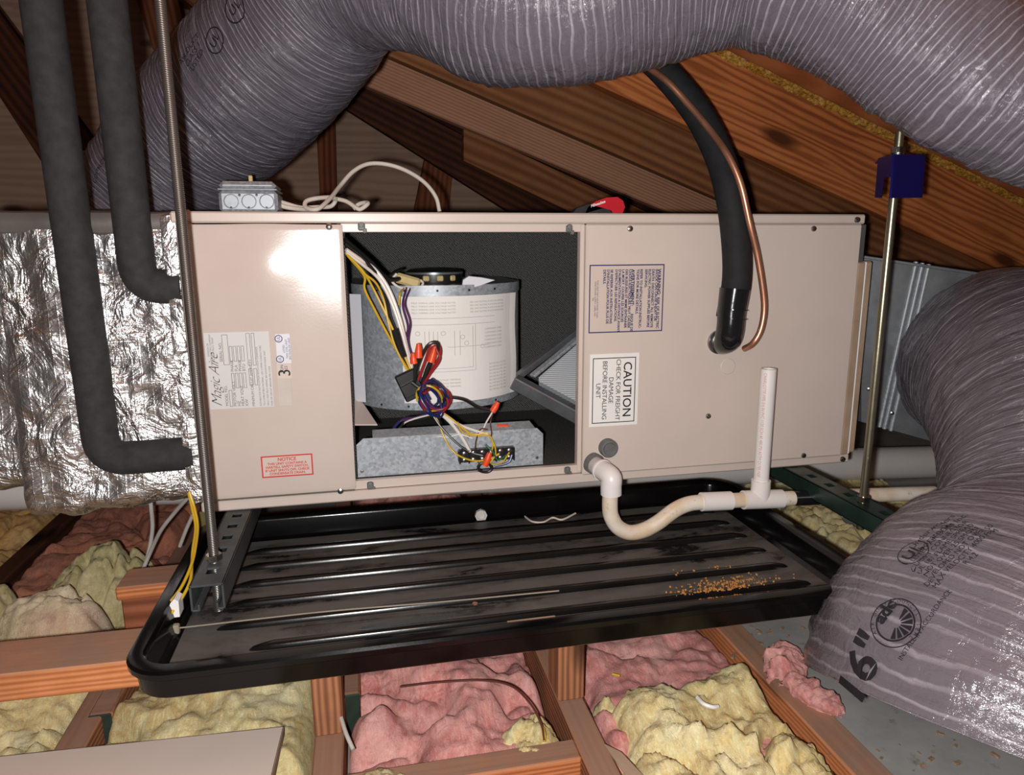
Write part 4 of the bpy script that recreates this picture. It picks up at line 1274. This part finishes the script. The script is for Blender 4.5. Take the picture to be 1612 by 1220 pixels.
# ================================================================== JUNCTION BOX, CABLES, TOOL ON TOP
ZT = H_
jb = thing('junction_box', (.097, .06, ZT), 'square metal junction box standing on the top left of the unit', 'box')
a, b = atY(345, 330, .03), atY(438, 330, .03)
jx0, jx1 = a[0], b[0]
jc = (jx0 + jx1) / 2
jw = jx1 - jx0
MB().box((jc, .03 + jw / 2, ZT + .0165), (jw, jw, .033), .005).build('box_body', M['galv'], jb)
MB().box((jc, .03 + jw / 2, ZT + .0345), (jw + .0008, jw + .0008, .0025), .001).build('box_lip', M['galv'], jb)
MB().box((jc, .03 + jw / 2, ZT + .0405), (jw * .965, jw * .965, .013), .006).build('box_cover', M['galv'], jb)
for k, px in enumerate((364, 392, 420)):
    q = atY(px, 317, .0295)
    mb = MB()
    mb.lathe((q[0], .0305, q[2]), (0, -1, 0), [(0, .0112), (.0012, .0112), (.0016, .0102), (.0008, .0095), (.0008, .001)], 26)
    mb.build('knockout', M['galv'], jb)
for px, py in ((377, 307), (404, 307), (364, 327), (392, 327), (420, 327)):
    q = atY(px, py, .0298)
    MB().lathe((q[0], .0304, q[2]), (0, -1, 0), [(0, .0022), (.0009, .002), (.001, .0)], 8).build('screw_hole', M['black'], jb)
q = atY(393, 288, .06)
MB().box((q[0], .075, ZT + .052), (.006, .006, .014), .001).build('cover_tab', M['cap'], jb)

def cable(name, mat, pts, r, label, cat='cable', group=None):
    ob = MB().tube(pts, r, 10).build(name, M[mat])
    return tag(ob, label, cat, group)
cable('electric_cable', 'cable', [atY(436, 316, .09), atY(455, 322, .10), atY(475, 327, .11), atY(500, 326, .12), atY(520, 325, .13), atY(528, 316, .13), atY(524, 311, .12), atY(500, 312, .10), atY(482, 317, .09), atY(482, 327, .08),
      atY(500, 329, .07), atY(520, 312, .10), atY(536, 292, .14), atY(556, 270, .16), atY(580, 258, .17), atY(610, 259, .17), atY(640, 269, .17), atY(668, 287, .17), atY(686, 310, .17), atY(692, 333, .17)], .0036,
      'cream cable looping in an arch above the unit beside the junction box')
cable('electric_cable', 'cable', [atY(524, 312, .14), atY(545, 317, .13), atY(562, 328, .12), atY(568, 329, .12), atY(578, 322, .12), atY(578, 319, .13), atY(566, 321, .14), atY(556, 329, .14)], .0036,
      'short cream cable end crossing itself on the unit top')
cable('electric_cable', 'cable', [atY(436, 321, .085), atY(450, 326, .09), atY(470, 329, .10), atY(486, 330, .11)], .0036, 'short cream cable leaving the junction box low')

kn = thing('folding_knife', (.66, .06, ZT), 'red and dark grey folding knife lying on the unit top', 'knife')
ky = .05
mb = MB()
def KP(px, py, y=ky): return atY(px, py, y)
mb.prism([KP(921, 336), KP(926, 326), (KP(938, 317)), KP(955, 311), KP(972, 310), KP(981, 316), KP(984, 326), KP(979, 338), KP(965, 338), KP(960, 330), KP(948, 328)], (0, .02, 0))
o = mb.build('red_body', M['red_tool'], kn, smooth=False)
mb = MB()
mb.prism([KP(900, 338), KP(908, 328), KP(926, 321), KP(948, 327), KP(962, 331), KP(966, 338)], (0, .018, 0))
mb.build('grip', M['grey_tool'], kn, smooth=False)
mb = MB()
kp = KP(941, 321) + (0, -.0006, 0)
put2d(mb, text2d('Milwaukee', .0065, 'CENTER', .3, bold=.0002), kp, (.93, 0, .30), (-.30, 0, .93))
mb.build('logo', M['white'], kn, smooth=False)

# ================================================================== PIPES ON THE LEFT
def pipe_elbow(name, top, corner, end, r, label, rb):
    t_ = thing(name, (top[0], top[1], corner[2] - r), label, 'pipe')
    top, corner, end = map(np.array, (top, corner, end))
    d0 = (top - corner) / np.linalg.norm(top - corner)
    d1 = (end - corner) / np.linalg.norm(end - corner)
    arc = []
    for s_ in np.linspace(0, 1, 10):
        arc.append((1 - s_) ** 2 * (corner + d0 * rb) + 2 * s_ * (1 - s_) * corner + s_ ** 2 * (corner + d1 * rb))
    C = np.vstack([top + (corner + d0 * rb - top) * np.linspace(0, 1, 14, endpoint=False)[:, None], arc, (corner + d1 * rb) + (end - corner - d1 * rb) * np.linspace(0.1, 1, 6)[:, None]])
    MB().tube(C, r, 28, raw=True, hint=(0, -1, 0)).build('foam_sleeve', M['foam'], t_)
    return t_
h1 = pipe_elbow('insulated_pipe', (-.152, .025, 1.0), (-.145, .025, .090), (-.010, .025, .092), .0265, 'black foam covered pipe on the far left, bending into the unit low down', .038)
MB().tube([(-.016, .025, .092), (.004, .025, .092)], .014, 20).build('copper_stub', M['copper'], h1)
h2 = pipe_elbow('insulated_pipe', (-.067, .025, 1.0), (-.066, .025, .357), (-.004, .025, .357), .0262, 'black foam covered pipe next to the threaded rod, bending into the unit high up', .036)
# ---- the middle refrigerant pipe with its copper line
hp = thing('insulated_pipe', (.86, -.05, .22), 'thick black foam pipe curving down in front of the right panel', 'pipe')
hose_pts = [atY(1150, 500, -.045), atY(1160, 440, -.048), atY(1159, 380, -.045), atY(1150, 310, -.03), atY(1132, 245, .0), atY(1098, 178, .04), atY(1050, 118, .08), atY(1000, 70, .12)]
MB().tube(hose_pts, .0245, 28, seg=60, hint=(0, -1, 0)).build('foam_sleeve', M['foam_black'], hp)
mb = MB()
rr = [.0265, .0285, .0292, .0296, .0300, .0300]
mb.tube([atY(1135, 541, .0), atY(1138, 540, -.02), atY(1146, 533, -.045), atY(1150, 515, -.050), atY(1152, 490, -.049), atY(1157, 455, -.048)], [.018, .021, .0235, .0235, .0245, .0258], 28, seg=46, hint=(0, 0, 1))
mb.build('tape_wrap', M['tape'], hp)
mb = MB()
for f_ in (.42, .62):
    q = catmull([atY(1146, 533, -.047), atY(1152, 505, -.05), atY(1157, 455, -.048)], 30)
    k = int(f_ * 29)
    mb.tube([q[k], q[k] + (q[k + 1] - q[k]) * .4],   .0252 + .0008 * f_, 28)
mb.build('tape_edge', M['tape'], hp)
MB().lathe(atY(1131, 538, -.0125), (0, -1, 0), [(-.003, .0215), (.004, .0215), (.005, .018), (.005, .0)], 28).build('pipe_collar', M['steel'], hp)
cp = thing('copper_line', (.93, -.06, .22), 'thin copper line clipped along the thick black foam pipe', 'pipe')
MB().tube([atY(1172, 549, -.045), atY(1185, 541, -.065), atY(1197, 521, -.07), atY(1203, 490, -.07), atY(1201, 455, -.07), atY(1192, 400, -.07), atY(1180, 350, -.072), atY(1166, 290, -.066), atY(1146, 245, -.05), atY(1118, 205, -.01), atY(1080, 160, .025), atY(1050, 128, .045), atY(1018, 104, .075)], .0056, 14, seg=90).build('copper_tube', M['copper'], cp)

# ================================================================== RODS, STRUTS, CLAMP
def hanger(name, x, y, z0, z1, mat, label, nuts):
    t_ = thing(name, (x, y, z0), label, 'rod', None)
    MB().tube([(x, y, z0), (x, y, z1)], .0064, 14).build('rod', M[mat], t_)
    for z in nuts:
        a_ = np.linspace(0, 2 * np.pi, 6, endpoint=False)
        MB().prism([(x + .0105 * math.cos(q), y + .0105 * math.sin(q), z) for q in a_], (0, 0, .008)).build('nut', M['steel'], t_, smooth=False)
    return t_
hanger('threaded_rod', .0515, -.195, -.072, 1.02, 'thread', 'long threaded rod hanging in front of the left panel', [.0026])
hanger('threaded_rod', 1.054, -.195, -.048, .578, 'brass_rod', 'brassy rod hanging from the blue clamp at the right', [.001, .548])
hanger('threaded_rod', .016, .60, .01, .95, 'thread', 'thin dark rod behind the junction box', [.0])
cl = thing('strut_clamp', (1.06, -.195, .50), 'bent blue steel clamp on the brassy rod', 'clamp')
Pq = lambda px, py, y=-.225: atY(px, py, y)
mb = MB()
c_t, c_b = atY(1408, 243, -.24), atY(1403, 312, -.24)
r_t, r_b = atY(1457, 244, -.20), atY(1452, 311, -.20)
l_t, l_b = atY(1382, 249, -.155), atY(1377, 311, -.155)
mb.prism([c_t, r_t, r_b, c_b], (.0, .004, 0))
mb.build('front_plate', M['blue'], cl, smooth=False)
f = lambda A_, B_, s_: A_ + (B_ - A_) * s_
mb = MB()
mb.prism([l_t, c_t, f(c_t, c_b, .5), f(f(l_t, l_b, .5), f(c_t, c_b, .5), .5), f(l_b, c_b, .42), l_b], (.003, .002, 0))
mb.build('side_plate', M['blue'], cl, smooth=False)
mb = MB()
mb.prism([l_t + (0, 0, -.002), c_t + (0, 0, -.002), r_t + (0, 0, -.002), r_t + (-.02, .05, -.002), l_t + (.02, .03, -.002)], (0, 0, -.003))
mb.build('top_plate', M['blue'], cl, smooth=False)
MB().tube([(1.054, -.195, .540), (1.054, -.195, .552)], .0095, 12).build('coupling_nut', M['steel'], cl)

def strut(name, x, ya, yb, ztop, mat, label, slots, h=.036, wd=.041):
    t_ = thing(name, (x, (ya + yb) / 2, ztop - h), label, 'strut')
    th = .0028
    mb = MB()
    ys = [ya]
    for s_ in slots: ys += [s_ - .0085, s_ + .0085]
    ys.append(yb)
    sw = .007
    for k in range(0, len(ys), 2): mb.box((x, (ys[k] + ys[k + 1]) / 2, ztop - th / 2), (wd, ys[k + 1] - ys[k], th), .0004)
    for s_ in slots:
        for sg in (-1, 1): mb.box((x + sg * (wd / 4 + sw / 2), s_, ztop - th / 2), (wd / 2 - sw, .0172, th), .0004)
    mb.build('web', mat, t_, sharp=.3)
    for sg in (-1, 1):
        m2 = MB()
        m2.box((x + sg * (wd / 2 - th / 2), (ya + yb) / 2, ztop - h / 2), (th, yb - ya, h), .0008)
        m2.box((x + sg * (wd / 2 - .005), (ya + yb) / 2, ztop - h + th / 2), (.010, yb - ya, th), .0008)
        m2.box((x + sg * (wd / 2 - .0095), (ya + yb) / 2, ztop - h + .005), (th, yb - ya, .008), .0008)
        m2.build('flange', mat, t_)
    return t_
strut('slotted_strut', .0535, -.262, .60, -.001, M['strut_grey'], 'grey slotted strut under the left end of the unit', [-.222, -.155, -.11, -.067, -.024, .02, .064, .15, .25, .35, .45])
strut('slotted_strut', 1.054, -.275, .58, -.001, M['strut_green'], 'dark green slotted strut under the right end of the unit', [-.245, -.16, -.11, -.06, .0, .06, .12, .2, .3, .4], .032)

# ================================================================== DRAIN PAN
pn = thing('drain_pan', (.47, -.13, -.0945), 'shallow black plastic drain pan with long ribs beneath the unit', 'pan')
PX0, PX1, PY0, PY1, PR = -.026, .966, -.366, .106, .055
def rrect(ins, z, n=10):
    x0_, x1_, y0_, y1_ = PX0 + ins, PX1 - ins, PY0 + ins, PY1 - ins
    r = max(.006, PR - ins)
    P = []
    for cx_, cy_, a0_ in [(x1_ - r, y0_ + r, -90), (x1_ - r, y1_ - r, 0), (x0_ + r, y1_ - r, 90), (x0_ + r, y0_ + r, 180)]:
        for k in range(n):
            a_ = math.radians(a0_ + 90 * k / (n - 1))
            P.append((cx_ + r * math.cos(a_), cy_ + r * math.sin(a_), z))
    return np.array(P)
prof = [(.030, -.0925), (.012, -.0925), (.009, -.090), (.006, -.066), (.002, -.0645), (-.001, -.062), (-.0015, -.055), (.001, -.0515), (.006, -.0508), (.016, -.0512), (.019, -.0535), (.0205, -.058), (.026, -.085), (.034, -.089)]
mb = MB()
mb.grid(np.stack([rrect(i, z) for i, z in prof], 0), 0, True)
mb.build('pan_wall', M['pan'], pn, fixn=False)
# ribbed bottom
nx, ny = 130, 330
xs, ys = np.linspace(PX0 + .031, PX1 - .031, nx), np.linspace(PY0 + .031, PY1 - .031, ny)
X, Yy = np.meshgrid(xs, ys, indexing='ij')
zz = np.full(X.shape, -.0895)
ribs = [-.275, -.215, -.155, -.095, -.035, .022]
mb = MB()
mb.grid(np.stack([X, Yy, zz], 2))
mb.build('ribbed_bottom', M['pan_floor'], pn, sharp=None, fixn=False)
for k, yr in enumerate(ribs):
    xa = .05 + (.05 if k == 0 else 0)
    rp_ = np.array([(-.0072, -.0900), (-.0058, -.0838), (-.0042, -.0822), (-.002, -.0818), (.002, -.0818), (.0042, -.0822), (.0058, -.0838), (.0072, -.0900)])
    xr = np.concatenate([np.linspace(xa, xa + .03, 7), np.linspace(xa + .05, .86, 6), np.linspace(.88, .91, 7)])
    en = np.clip(np.minimum(xr - xa, .91 - xr) / .03, 0, 1) ** .5
    G = np.zeros((len(xr), len(rp_), 3))
    G[:, :, 0] = xr[:, None]
    G[:, :, 1] = yr + rp_[None, :, 0] * (.35 + .65 * en[:, None])
    G[:, :, 2] = -.0900 + (rp_[None, :, 1] + .0900) * en[:, None]
    MB().grid(G).build('rib', M['pan_rib'], pn, sharp=None)
q = atY(757, 811, PY1 - .026)
df = MB().lathe(q, (0, -1, 0), [(-.012, .0115), (0, .0115), (.004, .0115), (.0045, .008), (.001, .007), (.001, .0)], 8).build('drain_fitting', M['pvc_grey'], pn, sharp=.3)
mb = MB()
mb.prism([atZ(798, 974, -.0884), atZ(872, 966, -.0884), atZ(876, 975, -.0884), atZ(799, 984, -.0884)], (0, 0, -.0006))
mb.build('paper_label', M['tan'], pn, smooth=False)
tag(MB().lathe(atZ(748, 951, -.0785), (0, 0, 1), [(0, .004), (.002, .004), (.003, .002), (.003, .0)], 8).build('loose_screw', M['copper']), 'small rusty screw lying on a pan rib', 'screw')
ct = thing('cable_tie', tuple(atZ(278, 989, -.0815)), 'long cream cable tie lying along a rib at the front of the pan', 'cable tie')
tp = [atZ(278, 989, -.0808), atZ(400, 975, -.0804), atZ(520, 962, -.0804), atZ(700, 947, -.0804), atZ(880, 930, -.0804)]
MB().tube(tp, .0011, 8, seg=30).build('strap', M['tie'], ct)
MB().box(atZ(277, 990, -.0815), (.009, .009, .013), .0015).build('head', M['tie'], ct)
cable('wire_scrap', 'cable', [atZ(826, 813, -.088), atZ(838, 821, -.086), atZ(855, 822, -.086), atZ(870, 815, -.086), atZ(885, 818, -.086), atZ(906, 808, -.086)], .0018, 'short stripped wire scrap lying in the pan')
# rust coloured crumbs in the pan
mb = MB()
for k in range(420):
    px_, py_ = random.gauss(1150, 38), random.gauss(928, 13)
    if k % 3 == 0: px_, py_ = random.gauss(1130, 30), random.gauss(943, 3)
    q = atZ(px_, py_, -.088)
    zq = -.0885 + max((.010 if abs(q[1] - yr) < .012 else 0) for yr in ribs)
    s_ = random.uniform(.001, .0028)
    mb.box((q[0], q[1], zq + s_ / 2), (s_ * random.uniform(.8, 1.8), s_, s_), s_ * .2, 0, Matrix.Rotation(random.random() * 3, 3, 'Z'))
M['crumb'] = plain('rusty_crumb', lin(172, 120, 62), .8, 0, .2, .35, 200)
tag(mb.build('rusty_crumbs', M['crumb'], smooth=False), 'scattered rust coloured crumbs on the right side of the pan', 'crumbs', None, 'stuff')

# float switch with its yellow wires
fs = thing('float_switch', (0.0, -.18, -.09), 'white float switch clipped to the left rim of the pan with yellow wires', 'switch')
mb = MB()
mb.prism([atY(260, 974, -.205), atY(268, 950, -.205), atY(274, 943, -.205), atY(281, 947, -.205), atY(283, 971, -.205)], (0, .022, 0))
mb.build('switch_body', M['white'], fs, smooth=False)
q = atY(249, 980, -.222)
MB().lathe(q, (0, 0, 1), [(-.012, .006), (.004, .006), (.006, .004), (.006, 0)], 14).build('bracket_screw', M['steel'], fs)
MB().box(q + (.004, .004, -.012), (.012, .014, .016), .002).build('bracket', M['black'], fs)
MB().tube([atY(298, 774, -.02), atY(306, 800, -.03), atY(311, 828, -.05), atY(308, 860, -.09), atY(301, 890, -.13), atY(285, 925, -.17), atY(262, 955, -.20), atY(254, 970, -.215), atY(256, 977, -.215), atY(264, 972, -.21)], .0022, 8).build('yellow_wire', M['w_yellow'], fs)
MB().tube([atY(297, 776, -.015), atY(303, 802, -.028), atY(308, 830, -.05), atY(304, 862, -.09), atY(302, 888, -.12), atY(300, 912, -.155), atY(290, 935, -.18), atY(272, 962, -.205), atY(258, 974, -.215)], .0022, 8).build('yellow_wire', M['w_yellow'], fs)

# cable ends hanging left of the pan, olive bracket
cable('electric_cable', 'grey_cable', [atY(236, 780, .20), atY(238, 800, .20), atY(240, 830, .20), atY(236, 860, .2), atY(229, 888, .19)], .0036, 'grey white cable hanging straight down left of the pan')
cable('electric_cable', 'grey_cable', [atY(297, 782, .12), atY(275, 807, .15), atY(254, 834, .17), atY(240, 862, .19), atY(226, 894, .19)], .0036, 'grey white cable slanting down left of the pan')
cable('electric_cable', 'grey_cable', [atY(303, 812, .16), atY(293, 834, .17), atY(283, 860, .18)], .0034, 'short grey cable end close to the pan rim')
MB_ = MB().prism([atY(312, 806, .09), atY(333, 804, .09), atY(333, 835, .09), atY(313, 838, .09)], (0, .003, 0))
tag(MB_.build('metal_bracket', M['olive'], smooth=False), 'small brassy metal bracket under the left corner of the unit', 'bracket')

# ================================================================== CONDENSATE TRAP
dr = thing('condensate_drain', (.84, -.06, -.09), 'white plastic condensate trap and vent pipe below the right panel', 'drain')
TY = -.075
e0 = atY(933, 729, -.018)
MB().lathe(e0 + (0, .006, 0), (.35, -.9, -.16), [(0, .0185), (.013, .0185), (.014, .014), (.014, 0)], 20).build('hex_adapter', M['grey_plastic'], dr, sharp=.5)
el = atY(962, 750, TY)
MB().tube([e0 + (.002, -.006, -.001), e0 * .45 + el * .55], .0155, 20).build('adapter_pipe', M['pvc_grey'], dr)
mb = MB()
mb.tube([e0 * .50 + el * .50, e0 * .15 + el * .85, el + (.001, 0, -.004), atY(962, 765, TY), atY(962, 778, TY)], [.0178, .0175, .0175, .0178, .0178], 24, seg=24, hint=(0, 0, 1))
mb.lathe(e0 * .52 + el * .48, (el - e0), [(0, .0165), (0, .0190), (.004, .0190), (.004, .0165)], 24)
mb.build('elbow', M['pvc'], dr)
tr = [atY(961, 774, TY), atY(960, 795, TY), atY(962, 812, TY), atY(972, 829, TY), atY(990, 838, TY), atY(1012, 835, TY), atY(1035, 823, TY), atY(1062, 803, TY), atY(1085, 793, TY), atY(1112, 790, TY)]
MB().tube(tr, .0133, 22, seg=70, hint=(0, -1, 0)).build('trap_bend', M['pvc_old'], dr)
a, b = atY(1104, 790, TY), atY(1150, 788, TY)
MB().tube([a, b], .0165, 24).build('coupling', M['pvc'], dr)
zax = b[2]
a2, b2, c2 = atY(1150, 788, TY), atY(1170, 787, TY), atY(1230, 785, TY)
MB().tube([a2 - (.004, 0, 0), b2 + (.004, 0, 0)], .0133, 22).build('short_pipe', M['pvc_old'], dr)
mb = MB()
mb.tube([b2, c2], .0168, 24)
tc_ = atY(1196, 786, TY)
mb.tube([tc_, tc_ + (0, 0, .036)], .0168, 24)
mb.build('tee', M['pvc'], dr)
MB().tube([tc_ + (0, 0, .02), (tc_[0], TY, atY(1197, 581, TY)[2])], .0133, 24, hollow=.003).build('vent_riser', M['pvc'], dr)
mb = MB()
V, F = text2d('CHARLOTTE PIPE 3/4 IN PVC 1120 SCH 40 480 PSI ASTM D1785 NSF', .0078, 'LEFT', line=1)
ztop = atY(1197, 581, TY)[2] - .006
sc_ = min(1, (ztop - tc_[2] - .045) / (V[:, 0].max()))
a_ = V[:, 1] / .0135 - .95
mb.add(np.stack([tc_[0] + .0135 * np.sin(a_), TY - .0135 * np.cos(a_), ztop - V[:, 0] * sc_], 1), F)
mb.build('pipe_print', M['ink_pink'], dr, smooth=False, fixn=False)
MB().tube([c2 - (.006, 0, 0), atY(1252, 784, TY)], .0133, 22).build('short_pipe', M['pvc_old'], dr)
d0, d1 = atY(1248, 784, TY), atY(1296, 782, TY)
MB().tube([d0, d0 * .6 + d1 * .4, d1], [.0137, .0145, .0140], 20).build('tape_wrap', M['tape'], dr)
MB().tube([d1 - (.004, 0, 0), atY(1470, 776, TY)], .0133, 22).build('drain_pipe', M['pvc_old'], dr)

# big white pipe running behind and below the unit
vp = thing('white_vent_pipe', (.6, .52, -.24), 'large white plastic pipe running behind and below the unit', 'pipe')
A1, A0 = atY(1420, 728, .52), atY(30, 770, .52)
dv = (A1 - A0)
MB().tube([A0 - dv * .3, A1 + dv * .25], .0455, 32).build('pipe_wall', M['pvc'], vp)

# ================================================================== LOOSE THINGS AT THE BOTTOM
# removed cover panel
p0, p1 = atZ(447, 1143, -.236), atZ(0, 1190, -.236)
ux = (p0 - p1) / np.linalg.norm(p0 - p1)
uy = np.array((ux[1], -ux[0], 0))
cpn = thing('loose_cover_panel', tuple((p0 + p1) / 2 + uy * .2 - (0, 0, .012)), 'beige cover panel lying on the joists at the bottom left corner', 'panel')
c_ = p0 - ux * .34 + uy * .20
mb = MB()
Rm = np.stack([ux, -uy, np.array((0, 0, 1.0))], 1)
mb.box(c_ - (0, 0, .001), (.68, .40, .002), .0008, 0, Rm)
mb.build('panel_face', M['panel_matt'], cpn)
mb = MB()
mb.box(p0 + uy * .2 - ux * .001 - (0, 0, .0065), (.002, .40, .013), .0006, 0, Rm)
mb.box(p0 - ux * .34 + uy * .001 - (0, 0, .0065), (.68, .002, .013), .0006, 0, Rm)
mb.build('panel_lip', M['tan'], cpn)
cable('copper_wire', 'w_brown', [atZ(630, 1081, -.235), atZ(690, 1074, -.225), atZ(760, 1071, -.215), atZ(805, 1080, -.21), atZ(835, 1108, -.215), atZ(852, 1140, -.225), atZ(857, 1166, -.235)], .0016, 'thin copper coloured wire arching over the pink batt', 'wire')
cable('yellow_wire_end', 'w_yellow', [atZ(855, 1146, -.230), atZ(857, 1156, -.232), atZ(857, 1167, -.236)], .0021, 'yellow stripped wire end over the orange block', 'wire')
cable('yellow_scrap', 'w_yellow', [atZ(964, 1061, -.25), atZ(976, 1064, -.25)], .002, 'yellow wire scrap on the right pink batt', 'scrap')
cable('white_scrap', 'white', [atZ(1098, 1098, -.215), atZ(1108, 1108, -.213), atZ(1122, 1113, -.215), atZ(1130, 1112, -.217)], .003, 'white twist of tape on the yellow batt', 'scrap')
cable('electric_cable', 'grey_cable', [atZ(537, 1130, -.225), atZ(545, 1155, -.23), atZ(556, 1180, -.24)], .0028, 'grey cable end beside the left green ended block')
for pts, lab in [(([950, 1172], [978, 1186], [1012, 1222], [985, 1222]), 'tan paper strip at the bottom beside the dusty joist')]:
    tag(MB().prism([atZ(px, py, -.232) for px, py in pts], (0, 0, .002)).build('paper_strip', M['tan'], smooth=False), lab, 'paper')
mb = MB()
for k in range(70):
    px_, py_ = random.uniform(1150, 1290), random.uniform(985, 1050)
    if k > 45: px_, py_ = random.uniform(1300, 1600), random.uniform(1150, 1215)
    q = atZ(px_, py_, -.256)
    s_ = random.uniform(.0015, .006)
    mb.box((q[0], q[1], -.2555 + s_ * .25), (s_ * 2, s_, s_ * .5), s_ * .1, 0, Matrix.Rotation(random.random() * 3, 3, 'Z'))
M['chip'] = plain('wood_chip', lin(142, 118, 96), .85, 0, .2, .4, 150)
tag(mb.build('wood_chips', M['chip'], smooth=False), 'small wood chips scattered on the dusty grey board', 'chips', None, 'stuff')

# things of one kind share a group
GROUPS = {'rafter': 'rafters of the right roof slope', 'ceiling_joist': 'ceiling joists', 'insulation_batt': 'insulation batts between the joists', 'insulation_lump': 'loose lumps of insulation',
          'insulation_scrap': 'pink insulation scraps by the big duct', 'green_end_block': 'wood blocks with dark green ends', 'threaded_rod': 'hanger rods', 'slotted_strut': 'slotted struts under the unit',
          'insulated_pipe': 'black foam covered pipes', 'electric_cable': 'electric cables', 'wall_stud': 'gable wall studs', 'roof_brace': 'roof braces', 'support_block': 'blocks under the boards',
          'packer_board': 'flat boards under the pan', 'flexible_duct': 'grey flexible ducts'}
for o in list(col.objects):
    if o.parent is None and o.get('category') and o.name.split('.')[0] in GROUPS: o['group'] = GROUPS[o.name.split('.')[0]]
